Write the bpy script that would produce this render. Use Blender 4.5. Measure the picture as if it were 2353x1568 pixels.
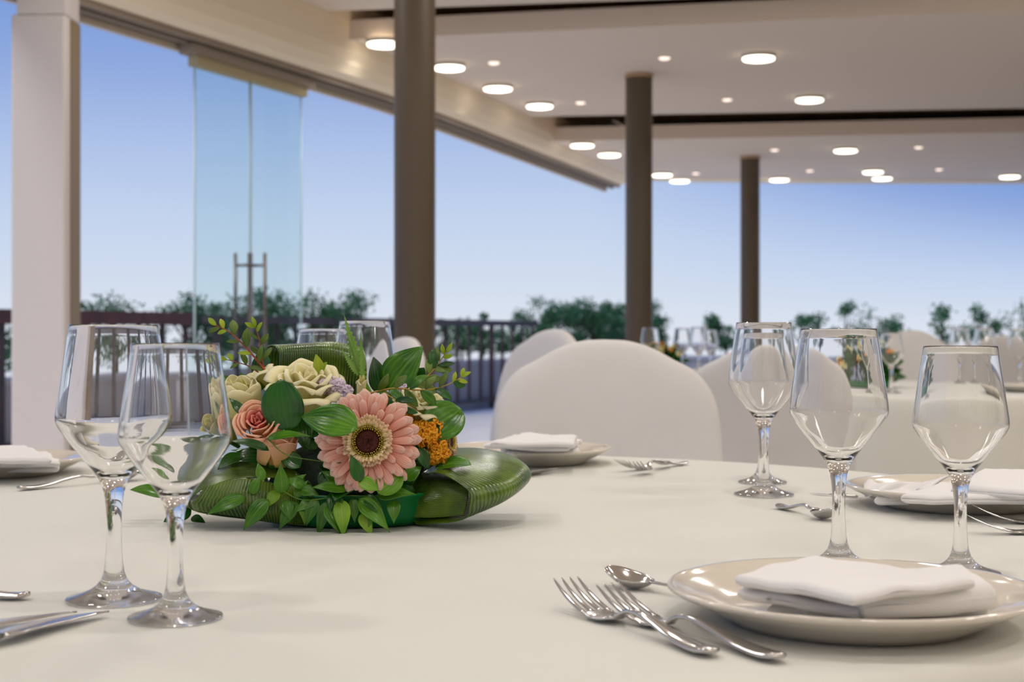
import bpy, bmesh, math, random
from mathutils import Vector, Matrix, noise
R = math.radians
PI = math.pi
for o in list(bpy.data.objects): bpy.data.objects.remove(o)
scn = bpy.context.scene
col = scn.collection

# ------------------------------------------------------------------ camera, sky, exposure
F = 3400.0; CX = 1176.5; Y0 = 765.0          # focal length in px (2353 wide), principal column, horizon row
TZ = 0.75; CZ = TZ + 0.2065                  # table top height, camera height
cam = bpy.data.cameras.new('camera'); co = bpy.data.objects.new('camera', cam); col.objects.link(co)
co.location = (0, 0, CZ); co.rotation_euler = (R(90), 0, 0)
cam.sensor_width = 36.0; cam.lens = 36.0 * F / 2353.0
cam.shift_y = -(784.0 - Y0) / 2353.0
cam.clip_start = 0.05; cam.clip_end = 400
cam.dof.use_dof = True; cam.dof.focus_distance = 1.43; cam.dof.aperture_fstop = 10.0
scn.camera = co
scn.view_settings.view_transform = 'Standard'; scn.view_settings.look = 'None'
scn.view_settings.exposure = 0.0; scn.view_settings.gamma = 1.0; scn.view_settings.use_curve_mapping = False

def s2l(c):
    return tuple(((v/255.0)/12.92 if v/255.0 <= 0.04045 else ((v/255.0+0.055)/1.055)**2.4) for v in c)

w = bpy.data.worlds.new('dusk_sky'); scn.world = w; w.use_nodes = True
nt = w.node_tree; nt.nodes.clear()
wo = nt.nodes.new('ShaderNodeOutputWorld'); bg = nt.nodes.new('ShaderNodeBackground')
tc = nt.nodes.new('ShaderNodeTexCoord'); sx = nt.nodes.new('ShaderNodeSeparateXYZ'); rp = nt.nodes.new('ShaderNodeValToRGB')
nt.links.new(tc.outputs['Generated'], sx.inputs[0]); 
# the sky deepens towards the right-hand side of the bay: height is scaled by the direction's X
m1 = nt.nodes.new('ShaderNodeMapRange'); m1.inputs[1].default_value = 0.05; m1.inputs[2].default_value = 0.35; m1.inputs[3].default_value = 1.0; m1.inputs[4].default_value = 2.25
m2 = nt.nodes.new('ShaderNodeMath'); m2.operation = 'MULTIPLY'
nt.links.new(sx.outputs['X'], m1.inputs[0]); nt.links.new(m1.outputs[0], m2.inputs[0]); nt.links.new(sx.outputs['Z'], m2.inputs[1]); nt.links.new(m2.outputs[0], rp.inputs[0])
nt.links.new(rp.outputs[0], bg.inputs[0]); nt.links.new(bg.outputs[0], wo.inputs[0])
els = rp.color_ramp.elements
stops = [(0.0, (222, 228, 240)), (0.03, (211, 222, 238)), (0.075, (196, 212, 238)), (0.12, (176, 196, 233)), (0.17, (145, 171, 223)),
         (0.225, (116, 152, 216)), (0.5, (92, 132, 200)), (1.0, (70, 110, 180))]
els[0].position = 0; els[0].color = (*s2l(stops[0][1]), 1); els[1].position = 1.0; els[1].color = (*s2l(stops[-1][1]), 1)
for p, c in stops[1:-1]:
    e = els.new(p); e.color = (*s2l(c), 1)
bg.inputs[1].default_value = 1.0

sun = bpy.data.lights.new('terrace_fill_sun', 'SUN'); sun.energy = 2.1; sun.angle = R(25); sun.color = (1.0, 0.95, 0.92)  # unseen soft sun added to brighten the terrace and shrubs
so = bpy.data.objects.new('terrace_fill_sun', sun); col.objects.link(so); so.rotation_euler = Vector((-.55, -.35, .78)).to_track_quat('Z', 'Y').to_euler()
LAMP_W = 4.1            # watts of each round downlight
SPOT_W = 1.6            # watts of each small spot

# ------------------------------------------------------------------ placing helpers
def P(px, py, z):       # point at height z seen at that pixel
    d = F * (CZ - z) / (py - Y0)
    return Vector(((px - CX) * d / F, d, z))
def Q(px, py, d):       # point at depth d
    return Vector(((px - CX) * d / F, d, CZ - (py - Y0) * d / F))

# ------------------------------------------------------------------ materials
MATS = {}
def mat(name, color, rough=0.5, metal=0.0, spec=0.5, noise_amt=0.0, nscale=20.0, bump=0.0, bscale=200.0, color2=None,
        coat=0.0, sss=0.0, sheen=0.0, trans=0.0, wave=None, emit=None, coords='Object'):
    if name in MATS: return MATS[name]
    m = bpy.data.materials.new(name); m.use_nodes = True; t = m.node_tree; b = t.nodes['Principled BSDF']
    c = s2l(color)
    b.inputs['Base Color'].default_value = (*c, 1); b.inputs['Roughness'].default_value = rough
    b.inputs['Metallic'].default_value = metal; b.inputs['Specular IOR Level'].default_value = spec
    b.inputs['Coat Weight'].default_value = coat; b.inputs['Sheen Weight'].default_value = sheen
    if sss: b.inputs['Subsurface Weight'].default_value = sss; b.inputs['Subsurface Radius'].default_value = (0.01, 0.008, 0.005); b.inputs['Subsurface Scale'].default_value = 0.5
    if trans: b.inputs['Transmission Weight'].default_value = trans
    tcn = t.nodes.new('ShaderNodeTexCoord')
    if color2 is not None or noise_amt:
        n = t.nodes.new('ShaderNodeTexNoise'); n.inputs['Scale'].default_value = nscale; n.inputs['Detail'].default_value = 4
        t.links.new(tcn.outputs[coords], n.inputs['Vector'])
        r = t.nodes.new('ShaderNodeValToRGB')
        c2 = s2l(color2) if color2 is not None else tuple(v*(1-noise_amt) for v in c)
        r.color_ramp.elements[0].color = (*c2, 1); r.color_ramp.elements[1].color = (*c, 1)
        r.color_ramp.elements[0].position = 0.35; r.color_ramp.elements[1].position = 0.65
        t.links.new(n.outputs['Fac'], r.inputs[0]); t.links.new(r.outputs[0], b.inputs['Base Color'])
    if bump:
        n2 = t.nodes.new('ShaderNodeTexNoise'); n2.inputs['Scale'].default_value = bscale; n2.inputs['Detail'].default_value = 3
        bp = t.nodes.new('ShaderNodeBump'); bp.inputs['Strength'].default_value = bump; bp.inputs['Distance'].default_value = 0.002
        t.links.new(tcn.outputs[coords], n2.inputs['Vector']); t.links.new(n2.outputs['Fac'], bp.inputs['Height']); t.links.new(bp.outputs[0], b.inputs['Normal'])
    if emit:
        b.inputs['Emission Color'].default_value = (*s2l(emit[0]), 1); b.inputs['Emission Strength'].default_value = emit[1]
    MATS[name] = m
    return m

def leaf_mat(name, c1, c2, rough=0.3, vein=40.0, veinc=None, transl=0.25, vbump=0.25, mid=True, coat=.15):
    """green leaf: UV u across (0..1), v along; parallel veins as a wave across u"""
    if name in MATS: return MATS[name]
    m = bpy.data.materials.new(name); m.use_nodes = True; t = m.node_tree; b = t.nodes['Principled BSDF']; L = t.links
    uv = t.nodes.new('ShaderNodeUVMap'); sp = t.nodes.new('ShaderNodeSeparateXYZ'); L.new(uv.outputs[0], sp.inputs[0])
    tcn = t.nodes.new('ShaderNodeTexCoord')
    n = t.nodes.new('ShaderNodeTexNoise'); n.inputs['Scale'].default_value = 26; n.inputs['Detail'].default_value = 3
    L.new(tcn.outputs['Object'], n.inputs['Vector'])
    r = t.nodes.new('ShaderNodeValToRGB'); r.color_ramp.elements[0].color = (*s2l(c1), 1); r.color_ramp.elements[1].color = (*s2l(c2), 1)
    r.color_ramp.elements[0].position = 0.38; r.color_ramp.elements[1].position = 0.68
    L.new(n.outputs['Fac'], r.inputs[0])
    mu = t.nodes.new('ShaderNodeMath'); mu.operation = 'MULTIPLY'; mu.inputs[1].default_value = vein * 2 * PI; L.new(sp.outputs['X'], mu.inputs[0])
    n3 = t.nodes.new('ShaderNodeTexNoise'); n3.inputs['Scale'].default_value = 5; L.new(uv.outputs[0], n3.inputs['Vector'])
    mm = t.nodes.new('ShaderNodeMath'); mm.operation = 'MULTIPLY_ADD'; mm.inputs[1].default_value = 7; L.new(n3.outputs['Fac'], mm.inputs[0]); L.new(mu.outputs[0], mm.inputs[2])
    si = t.nodes.new('ShaderNodeMath'); si.operation = 'SINE'; L.new(mm.outputs[0], si.inputs[0])
    mix = t.nodes.new('ShaderNodeMixRGB'); mix.blend_type = 'MIX'; L.new(r.outputs[0], mix.inputs[1])
    mix.inputs[2].default_value = (*s2l(veinc or c2), 1)
    mr = t.nodes.new('ShaderNodeMapRange'); mr.inputs[1].default_value = 0.2; mr.inputs[2].default_value = 1.0; mr.inputs[3].default_value = 0; mr.inputs[4].default_value = 0.35
    L.new(si.outputs[0], mr.inputs[0]); L.new(mr.outputs[0], mix.inputs[0])
    last = mix
    if mid:
        sb = t.nodes.new('ShaderNodeMath'); sb.operation = 'SUBTRACT'; sb.inputs[1].default_value = 0.5; L.new(sp.outputs['X'], sb.inputs[0])
        ab = t.nodes.new('ShaderNodeMath'); ab.operation = 'ABSOLUTE'; L.new(sb.outputs[0], ab.inputs[0])
        m2 = t.nodes.new('ShaderNodeMapRange'); m2.inputs[1].default_value = 0.012; m2.inputs[2].default_value = 0.03; m2.inputs[3].default_value = 0.6; m2.inputs[4].default_value = 0.0
        L.new(ab.outputs[0], m2.inputs[0])
        mx2 = t.nodes.new('ShaderNodeMixRGB'); L.new(m2.outputs[0], mx2.inputs[0]); L.new(mix.outputs[0], mx2.inputs[1]); mx2.inputs[2].default_value = (*s2l(veinc or c2), 1)
        last = mx2
    L.new(last.outputs[0], b.inputs['Base Color'])
    b.inputs['Roughness'].default_value = rough; b.inputs['Coat Weight'].default_value = coat; b.inputs['Coat Roughness'].default_value = 0.25
    bp = t.nodes.new('ShaderNodeBump'); bp.inputs['Strength'].default_value = vbump; bp.inputs['Distance'].default_value = 0.0008
    L.new(si.outputs[0], bp.inputs['Height']); L.new(bp.outputs[0], b.inputs['Normal'])
    tr = t.nodes.new('ShaderNodeBsdfTranslucent'); L.new(last.outputs[0], tr.inputs[0])
    ms = t.nodes.new('ShaderNodeMixShader'); ms.inputs[0].default_value = transl
    out = t.nodes['Material Output']; L.new(b.outputs[0], ms.inputs[1]); L.new(tr.outputs[0], ms.inputs[2]); L.new(ms.outputs[0], out.inputs[0])
    MATS[name] = m
    return m

def petal_mat(name, stops, rough=0.5, transl=0.35, streak=0.0):
    """petal: colour runs along UV v (base 0 -> tip 1)"""
    if name in MATS: return MATS[name]
    m = bpy.data.materials.new(name); m.use_nodes = True; t = m.node_tree; b = t.nodes['Principled BSDF']; L = t.links
    uv = t.nodes.new('ShaderNodeUVMap'); sp = t.nodes.new('ShaderNodeSeparateXYZ'); L.new(uv.outputs[0], sp.inputs[0])
    r = t.nodes.new('ShaderNodeValToRGB'); e = r.color_ramp.elements
    e[0].position = stops[0][0]; e[0].color = (*s2l(stops[0][1]), 1); e[1].position = stops[-1][0]; e[1].color = (*s2l(stops[-1][1]), 1)
    for p, c in stops[1:-1]:
        q = e.new(p); q.color = (*s2l(c), 1)
    L.new(sp.outputs['Y'], r.inputs[0]); L.new(r.outputs[0], b.inputs['Base Color'])
    b.inputs['Roughness'].default_value = rough
    wv = t.nodes.new('ShaderNodeMath'); wv.operation = 'MULTIPLY'; wv.inputs[1].default_value = 40; L.new(sp.outputs['X'], wv.inputs[0])
    si = t.nodes.new('ShaderNodeMath'); si.operation = 'SINE'; L.new(wv.outputs[0], si.inputs[0])
    bp = t.nodes.new('ShaderNodeBump'); bp.inputs['Strength'].default_value = 0.12 + streak; bp.inputs['Distance'].default_value = 0.0006
    L.new(si.outputs[0], bp.inputs['Height']); L.new(bp.outputs[0], b.inputs['Normal'])
    tr = t.nodes.new('ShaderNodeBsdfTranslucent'); L.new(r.outputs[0], tr.inputs[0])
    ms = t.nodes.new('ShaderNodeMixShader'); ms.inputs[0].default_value = transl
    L.new(b.outputs[0], ms.inputs[1]); L.new(tr.outputs[0], ms.inputs[2]); L.new(ms.outputs[0], t.nodes['Material Output'].inputs[0])
    MATS[name] = m
    return m

def glass_mat(name, tint=(255, 255, 255), ior=1.5, rough=0.0):
    m = bpy.data.materials.new(name); m.use_nodes = True; b = m.node_tree.nodes['Principled BSDF']
    b.inputs['Base Color'].default_value = (*s2l(tint), 1); b.inputs['Roughness'].default_value = rough
    b.inputs['Transmission Weight'].default_value = 1.0; b.inputs['IOR'].default_value = ior
    return m

def thin_glass_mat(name, tint=(255, 255, 255), ior=1.5, tintamt=None):
    """a thin pane: passes light straight, mirrors by Fresnel"""
    m = bpy.data.materials.new(name); m.use_nodes = True; t = m.node_tree; t.nodes.remove(t.nodes['Principled BSDF'])
    tr = t.nodes.new('ShaderNodeBsdfTransparent'); tr.inputs[0].default_value = (*s2l(tint), 1)
    gl = t.nodes.new('ShaderNodeBsdfGlossy'); gl.inputs['Roughness'].default_value = 0.01
    lw = t.nodes.new('ShaderNodeLayerWeight'); lw.inputs[0].default_value = 0.5
    pw = t.nodes.new('ShaderNodeMath'); pw.operation = 'POWER'; pw.inputs[1].default_value = 5.0; t.links.new(lw.outputs['Facing'], pw.inputs[0])
    fr = t.nodes.new('ShaderNodeMath'); fr.operation = 'MULTIPLY_ADD'; fr.inputs[1].default_value = 0.35; fr.inputs[2].default_value = 0.02; t.links.new(pw.outputs[0], fr.inputs[0])
    ms = t.nodes.new('ShaderNodeMixShader'); t.links.new(fr.outputs[0], ms.inputs[0]); t.links.new(tr.outputs[0], ms.inputs[1]); t.links.new(gl.outputs[0], ms.inputs[2])
    t.links.new(ms.outputs[0], t.nodes['Material Output'].inputs[0])
    return m

M_CLOTH = mat('cream_tablecloth', (221, 220, 213), 0.85, bump=0.12, bscale=900, sheen=0.05, color2=(217, 217, 211), nscale=3)
M_NAPKIN = mat('white_linen', (240, 238, 238), 0.8, bump=0.35, bscale=1500, sheen=0.15)
M_CHAIR = mat('cream_chair_cover', (216, 214, 214), 0.8, bump=0.1, bscale=600, color2=(211, 208, 207), nscale=4)
M_PLATE = mat('glazed_stoneware', (222, 214, 200), 0.12, spec=0.6, coat=0.6)
M_STEEL = mat('polished_steel', (200, 198, 196), 0.13, metal=1.0, bump=0.02, bscale=60)
M_CEIL = mat('painted_ceiling', (230, 216, 200), 0.85, bump=0.05, bscale=40)
M_SLOT = mat('brown_beam_paint', (186, 152, 120), 0.7, bump=0.05, bscale=40)
M_COLUMN = mat('taupe_column_paint', (88, 74, 56), 0.45, bump=0.05, bscale=60)
M_BEAM = mat('beige_bulkhead_paint', (250, 234, 206), 0.7, bump=0.04, bscale=40)
M_TRACK = mat('bronze_track', (150, 136, 120), 0.5)
M_POST = mat('beige_aluminium', (214, 206, 201), 0.5)
M_POSTD = mat('brown_aluminium', (140, 120, 90), 0.5)
M_HANDLE = mat('brushed_bronze', (128, 116, 112), 0.35, metal=0.7)
M_WALL = mat('cream_wall', (235, 228, 218), 0.9, bump=0.05, bscale=30)
M_FLOOR = mat('interior_tiles', (222, 216, 208), 0.35, color2=(212, 206, 198), nscale=2)
M_TERR = mat('terrace_boards', (224, 226, 232), 0.6, color2=(212, 214, 222), nscale=3)
M_RAIL = mat('dark_brown_railing', (72, 58, 58), 0.5)
M_RAILR = mat('red_brown_beam', (98, 60, 58), 0.6, color2=(84, 52, 52), nscale=6)
M_PLANTER = mat('grey_planter', (182, 176, 174), 0.8, bump=0.2, bscale=30)
M_SHRUB = leaf_mat('shrub_leaves', (30, 82, 52), (84, 142, 84), 0.5, 3, transl=0.2)
M_STEMW = mat('woody_stem', (88, 74, 56), 0.8, bump=0.3, bscale=80)
M_GLASS = glass_mat('clear_crystal')
def clear_foot():
    m = glass_mat('foot_crystal'); t = m.node_tree; tr = t.nodes.new('ShaderNodeBsdfTransparent'); ms = t.nodes.new('ShaderNodeMixShader'); ms.inputs[0].default_value = 0.12
    t.links.new(t.nodes['Principled BSDF'].outputs[0], ms.inputs[1]); t.links.new(tr.outputs[0], ms.inputs[2]); t.links.new(ms.outputs[0], t.nodes['Material Output'].inputs[0]); return m
M_FOOT = clear_foot()
M_BOWL = glass_mat('bowl_crystal')
M_PANE = thin_glass_mat('door_glass', (244, 251, 251))
M_EDGE = mat('glass_edge_green', (196, 218, 222), 0.2)
M_LAMP = mat('lamp_diffuser', (255, 246, 230), 0.4, emit=((255, 244, 226), 4.0))
M_LAMPS = mat('spot_diffuser', (255, 236, 220), 0.4, emit=((255, 232, 214), 1.3))
M_LAMPR = mat('lamp_ring', (190, 182, 170), 0.5)
M_WOOD = mat('table_underside_wood', (120, 92, 66), 0.6, noise_amt=0.3, nscale=12)

# ------------------------------------------------------------------ mesh helpers
def link(name, me, m, parent=None, smooth=True):
    o = bpy.data.objects.new(name, me); col.objects.link(o)
    if m is not None: me.materials.append(m)
    if smooth: me.polygons.foreach_set('use_smooth', [True]*len(me.polygons))
    if parent is not None: o.parent = parent
    return o
def from_bm(name, bm, m, parent=None, smooth=True, recalc=True):
    if recalc: bmesh.ops.recalc_face_normals(bm, faces=bm.faces)
    me = bpy.data.meshes.new(name); bm.to_mesh(me); bm.free()
    return link(name, me, m, parent, smooth)
def thing(name, loc, label, cat, rz=0.0, group=None):
    o = bpy.data.objects.new(name, None); col.objects.link(o); o.location = loc; o.rotation_euler = (0, 0, rz); o.empty_display_size = 0.05
    return tag(o, label, cat, group)
def tag(o, label, cat, group=None):
    o['label'] = label; o['category'] = cat
    if group: o['group'] = group
    return o
def struct(o): o['kind'] = 'structure'; return o
def add_box(bm, lo, hi, M=None):
    vs = [bm.verts.new((x, y, z)) for x in (lo[0], hi[0]) for y in (lo[1], hi[1]) for z in (lo[2], hi[2])]
    for f in ((0,1,3,2),(4,6,7,5),(0,4,5,1),(2,3,7,6),(0,2,6,4),(1,5,7,3)): bm.faces.new([vs[i] for i in f])
    if M is not None: bmesh.ops.transform(bm, matrix=M, verts=vs)
    return vs
def bevel_box(bm, lo, hi, b=0.005, seg=2):
    vs = add_box(bm, lo, hi); es = list({e for v in vs for e in v.link_edges})
    bmesh.ops.bevel(bm, geom=es, offset=b, segments=seg, affect='EDGES', profile=0.5)
def add_lathe(bm, prof, n=48, closed=False, c=(0, 0, 0)):
    rings = []
    for r, z in prof:
        if r < 1e-6: rings.append([bm.verts.new((c[0], c[1], c[2]+z))])
        else: rings.append([bm.verts.new((c[0]+r*math.cos(2*PI*k/n), c[1]+r*math.sin(2*PI*k/n), c[2]+z)) for k in range(n)])
    prs = list(zip(rings[:-1], rings[1:]))
    if closed: prs.append((rings[-1], rings[0]))
    for a, b in prs:
        for k in range(n):
            k2 = (k+1) % n
            if len(a) == 1 and len(b) == 1: continue
            if len(a) == 1: bm.faces.new((a[0], b[k2], b[k]))
            elif len(b) == 1: bm.faces.new((a[k], a[k2], b[0]))
            else: bm.faces.new((a[k], a[k2], b[k2], b[k]))
def add_tube(bm, pts, rad, n=8, cap=True):
    pts = [Vector(p) for p in pts]
    rad = rad if isinstance(rad, (list, tuple)) else [rad]*len(pts)
    rings = []; up = Vector((0.13, 0.21, 0.97))
    for i, p in enumerate(pts):
        t = (pts[min(i+1, len(pts)-1)] - pts[max(i-1, 0)]).normalized()
        a = t.cross(up).normalized(); b = t.cross(a).normalized()
        rings.append([bm.verts.new(p + (a*math.cos(2*PI*k/n) + b*math.sin(2*PI*k/n))*rad[i]) for k in range(n)])
    for a, b in zip(rings[:-1], rings[1:]):
        for k in range(n): bm.faces.new((a[k], a[(k+1) % n], b[(k+1) % n], b[k]))
    if cap: bm.faces.new(rings[0][::-1]); bm.faces.new(rings[-1])
def cr(pts, n):                      # Catmull-Rom samples of a list of Vectors
    pts = [Vector(p) for p in pts]; m = len(pts)-1; out = []
    for i in range(n+1):
        t = i/n*m; k = min(int(t), m-1); u = t-k
        p1, p2 = pts[k], pts[k+1]; p0 = pts[k-1] if k else p1*2-p2; p3 = pts[k+2] if k+2 <= m else p2*2-p1
        out.append(0.5*((2*p1) + (p2-p0)*u + (2*p0-5*p1+4*p2-p3)*u*u + (3*p1-p0-3*p2+p3)*u**3))
    return out
def grid_mesh(bm, rows, uvs=None, closed=False):
    uvl = bm.loops.layers.uv.verify()
    vr = [[bm.verts.new(p) for p in r] for r in rows]
    nr, nc = len(vr), len(vr[0])
    for i in range(nr-1):
        for j in range(nc-1):
            f = bm.faces.new((vr[i][j], vr[i][j+1], vr[i+1][j+1], vr[i+1][j]))
            for lp, (a, b) in zip(f.loops, ((i, j), (i, j+1), (i+1, j+1), (i+1, j))):
                lp[uvl].uv = (b/(nc-1), a/(nr-1))
    return vr
def loft(ctrl, nu=24, nv=16):        # ctrl: rows of points -> smooth grid
    cols = [cr(r, nv) for r in ctrl]
    out = list(zip(*[cr([c[j] for c in cols], nu) for j in range(nv+1)]))
    return out
def solid(o, t, offset=0.0):
    m = o.modifiers.new('thickness', 'SOLIDIFY'); m.thickness = t; m.offset = offset; return o

# ------------------------------------------------------------------ the room
BL = [(-4.6, 1.0), (-2.3, 6.7), (-1.14, 9.46), (-0.55, 10.93), (0.27, 13.4), (1.35, 16.75)]    # inner line of the bulkhead (x, y)
bm = bmesh.new()
add_box(bm, (-3.2, -4.0, -0.1), (9.0, 17.2, 0.0)); o = from_bm('floor', bm, M_FLOOR, smooth=False); struct(o)
bm = bmesh.new(); add_box(bm, (-14, -4.0, -0.16), (14.0, 30.0, -0.101))
o = from_bm('floor_terrace', bm, M_TERR, smooth=False); struct(o)
def lx(y, line=BL):
    for (x0, y0), (x1, y1) in zip(line[:-1], line[1:]):
        if y <= y1 or (x1, y1) == line[-1]:
            return x0 + (x1-x0)*(y-y0)/(y1-y0)
def slab(name, y0, y1, z, t, m, s0=0.0, s1=0.0, xl=0.0):
    """ceiling slab between two depths, its left end on the bulkhead line; s0, s1 = slant of its near and far edges"""
    bm = bmesh.new(); ys = [y0] + [p[1] for p in BL if y0 < p[1] < y1] + [y1]
    left = [(lx(y) - 0.02 + xl, y) for y in ys]; right = [(9.0, y1 + s1*(9.0-lx(y1))), (9.0, y0 + s0*(9.0-lx(y0)))]
    poly = left + right
    a = [bm.verts.new((x, y, z)) for x, y in poly]; b = [bm.verts.new((x, y, z+t)) for x, y in poly]
    bm.faces.new(a); bm.faces.new(b[::-1]); n = len(poly)
    for k in range(n): bm.faces.new((a[k], b[k], b[(k+1) % n], a[(k+1) % n]))
    return struct(from_bm(name, bm, m, smooth=False))
ZA, ZB, ZN = 2.87, 2.74, 3.0
slab('ceiling_near', -4.0, 9.40, ZN, 0.12, M_CEIL, 0, -0.16)
slab('ceiling_middle', 9.66, 13.1, ZA, 0.128, M_CEIL, -0.22, -0.12)
slab('ceiling_far', 13.78, 17.2, ZB, 0.13, M_CEIL, -0.155, 0)
slab('ceiling_slot_near', 9.0, 10.3, 3.13, 0.08, M_SLOT, -0.3, -0.2)
slab('ceiling_slot_far', 12.9, 14.3, 3.0, 0.08, M_SLOT, -0.15, -0.15)
slab('ceiling_roof', -4.0, 17.4, 3.25, 0.15, M_CEIL)

def swept(name, line, prof, m, smooth=False):
    """profile (offset to the left of the line, z) swept along a ground line"""
    bm = bmesh.new(); rings = []
    for i, (x, y) in enumerate(line):
        a = Vector(line[max(i-1, 0)]); b = Vector(line[min(i+1, len(line)-1)]); t = (b-a).normalized(); nrm = Vector((-t.y, t.x))
        rings.append([bm.verts.new((x+nrm.x*o_, y+nrm.y*o_, z)) for o_, z in prof])
    for a, b in zip(rings[:-1], rings[1:]):
        for k in range(len(prof)): bm.faces.new((a[k], a[(k+1) % len(prof)], b[(k+1) % len(prof)], b[k]))
    bm.faces.new(rings[0]); bm.faces.new(rings[-1][::-1])
    return from_bm(name, bm, m, smooth=smooth)
BLs = [tuple(v) for v in [(p.x, p.y) for p in cr([Vector((x, y, 0)) for x, y in BL], 30)]]
# bulkhead: rounded top inside edge like a cove
prof = [(0.0, 3.24), (0.0, 2.9), (0.0, 2.80), (0.02, 2.72), (0.06, 2.66), (0.10, 2.635), (0.34, 2.635), (0.34, 3.24)]
struct(swept('wall_bulkhead', BLs, prof, M_BEAM, smooth=False))
trk = [(0.13, 2.636), (0.13, 2.60), (0.155, 2.60), (0.155, 2.62), (0.20, 2.62), (0.20, 2.59), (0.23, 2.59), (0.23, 2.62), (0.28, 2.62), (0.28, 2.595), (0.31, 2.595), (0.31, 2.636)]
struct(swept('trim_track', BLs, trk, M_TRACK))
# end lintel: gently curved, along the far side
struct(swept('trim_outer_lip', BLs, [(0.285, 2.595), (0.285, 2.562), (0.32, 2.562), (0.32, 2.595)], mat('pale_lip', (214, 200, 178), 0.6)))
EL = [(1.30, 16.75), (2.2, 17.0), (3.6, 17.15), (5.6, 17.2), (9.0, 17.2)]
struct(swept('wall_end_lintel', EL, [(-0.0, 3.2), (0.0, 2.735), (0.03, 2.715), (0.3, 2.715), (0.3, 3.2)], M_BEAM))
bm = bmesh.new(); add_box(bm, (-7, -4.1, 0), (9.0, -4.0, 3.3)); struct(from_bm('wall_back', bm, M_WALL, smooth=False))
bm = bmesh.new(); add_box(bm, (9.0, -4.1, 0), (9.1, 17.3, 3.3)); struct(from_bm('wall_right', bm, M_WALL, smooth=False))

# square aluminium post left, with dark side channel
t = thing('square_post', (-2.24, 7.18, 0), 'broad beige square post at the left edge carrying the long bulkhead', 'post')
bm = bmesh.new(); bevel_box(bm, (-0.155, -0.11, 0), (0.105, 0.12, 2.48), 0.012); from_bm('post_body', bm, M_POST, t, False)
bm = bmesh.new(); add_box(bm, (0.106, -0.03, 0), (0.113, 0.115, 2.47)); o = from_bm('side_channel', bm, M_POSTD, t, False); o['label'] = 'brown channel along the right side of the post'
bm = bmesh.new(); add_box(bm, (-0.127, -0.108, 2.481), (0.105, 0.118, 2.66)); from_bm('top_bracket', bm, M_POST, t, False)

# round columns
def column(px, yw, ztop, label, r=0.1):
    x = (px-CX)*yw/F
    t = thing('round_column', (x, yw, 0), label, 'column', group='round taupe columns')
    bm = bmesh.new(); add_lathe(bm, [(r, 0.0), (r, ztop)], 48); from_bm('shaft', bm, M_COLUMN, t)
    bm = bmesh.new(); add_lathe(bm, [(r+0.012, 0), (r+0.012, 0.09), (r+0.001, 0.1)], 48); from_bm('base_ring', bm, M_COLUMN, t)
    bm = bmesh.new(); add_lathe(bm, [(r+0.001, ztop-0.03), (r+0.006, ztop-0.028), (r+0.006, ztop-0.002)], 48); from_bm('top_collar', bm, M_SLOT, t)
column(953, 7.16, ZN, 'nearest and thickest-looking round taupe column, just behind the flowers')
column(1468, 10.95, ZA, 'middle round taupe column, behind the domed chair backs')
column(1723.5, 14.95, ZB, 'farthest and thinnest-looking round taupe column, beyond the rearmost wine glass', 0.097)

# frameless glass door with header, in the line of the bulkhead
def fpt(px, off=0.22):               # point on the track line at that pixel column
    best = None
    for i in range(4000):
        y = 6.5 + i*0.0026; x = lx(y) - off*0.93; y2 = y + off*0.37
        e = abs((x/y2) - (px-CX)/F)
        if best is None or e < best[0]: best = (e, x, y2)
    return Vector((best[1], best[2], 0))
d0, d1, d2 = fpt(447), fpt(575), fpt(692)
dd = (d2-d0).normalized(); dn = Vector((dd.y, -dd.x, 0))   # dn points into the room
t = thing('glass_double_door', d1, 'frameless double glass door with tall bar handles, left of the nearest column', 'door')
for a, b in ((d0, d1-dd*0.006), (d1+dd*0.006, d2)):
    bm = bmesh.new(); a_, b_ = a-d1, b-d1
    vs = [bm.verts.new(v) for v in (a_-dn*0.005, b_-dn*0.005, b_+dn*0.005, a_+dn*0.005)]
    vt = [bm.verts.new(v.co+Vector((0, 0, 2.49))) for v in vs]
    for v in vs: v.co.z = 0.01
    bm.faces.new(vs); bm.faces.new(vt)
    for k in range(4): bm.faces.new((vs[k], vs[(k+1) % 4], vt[(k+1) % 4], vt[k]))
    pane = from_bm('door_leaf', bm, M_PANE, t, False)
    for e in (a_, b_):
        bm = bmesh.new(); add_tube(bm, [e+Vector((0, 0, .01)), e+Vector((0, 0, 2.49))], 0.006, 6); from_bm('glass_edge', bm, M_EDGE, pane)
hb = bmesh.new()
def rbox(bm, a, b, dirv, nrm, n0, n1, z0, z1):
    vs = [bm.verts.new(p + nrm*n + Vector((0, 0, z))) for p in (a, b) for n in (n0, n1) for z in (z0, z1)]
    for f in ((0,1,3,2),(4,6,7,5),(0,4,5,1),(2,3,7,6),(0,2,6,4),(1,5,7,3)): bm.faces.new([vs[i] for i in f])
rbox(hb, d0-d1-dd*0.02, d2-d1+dd*0.03, dd, dn, -0.03, 0.03, 2.475, 2.535); hd = from_bm('door_header', hb, mat('olive_header', (176, 164, 128), 0.5), t, False)
hb = bmesh.new(); rbox(hb, d0-d1-dd*0.08, d2-d1+dd*0.10, dd, dn, -0.05, 0.05, 2.536, 2.594); from_bm('header_rail', hb, M_TRACK, hd, False)
for s in (-1, 1):
    bm = bmesh.new(); b0 = dn*0.085*s + dd*0.03*s
    add_tube(bm, [b0+Vector((0, 0, 0.80)), b0+Vector((0, 0, 1.44))], 0.011, 12)
    for z in (0.88, 1.365): add_tube(bm, [dd*0.03*s+Vector((0, 0, z)), b0+Vector((0, 0, z))], 0.009, 10)
    from_bm('bar_handle', bm, M_HANDLE, t)
bm = bmesh.new(); add_box(bm, (-0.012, -0.02, 0.6), (0.012, 0.02, 1.44)); from_bm('lock_strip', bm, M_HANDLE, t, False)

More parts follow.
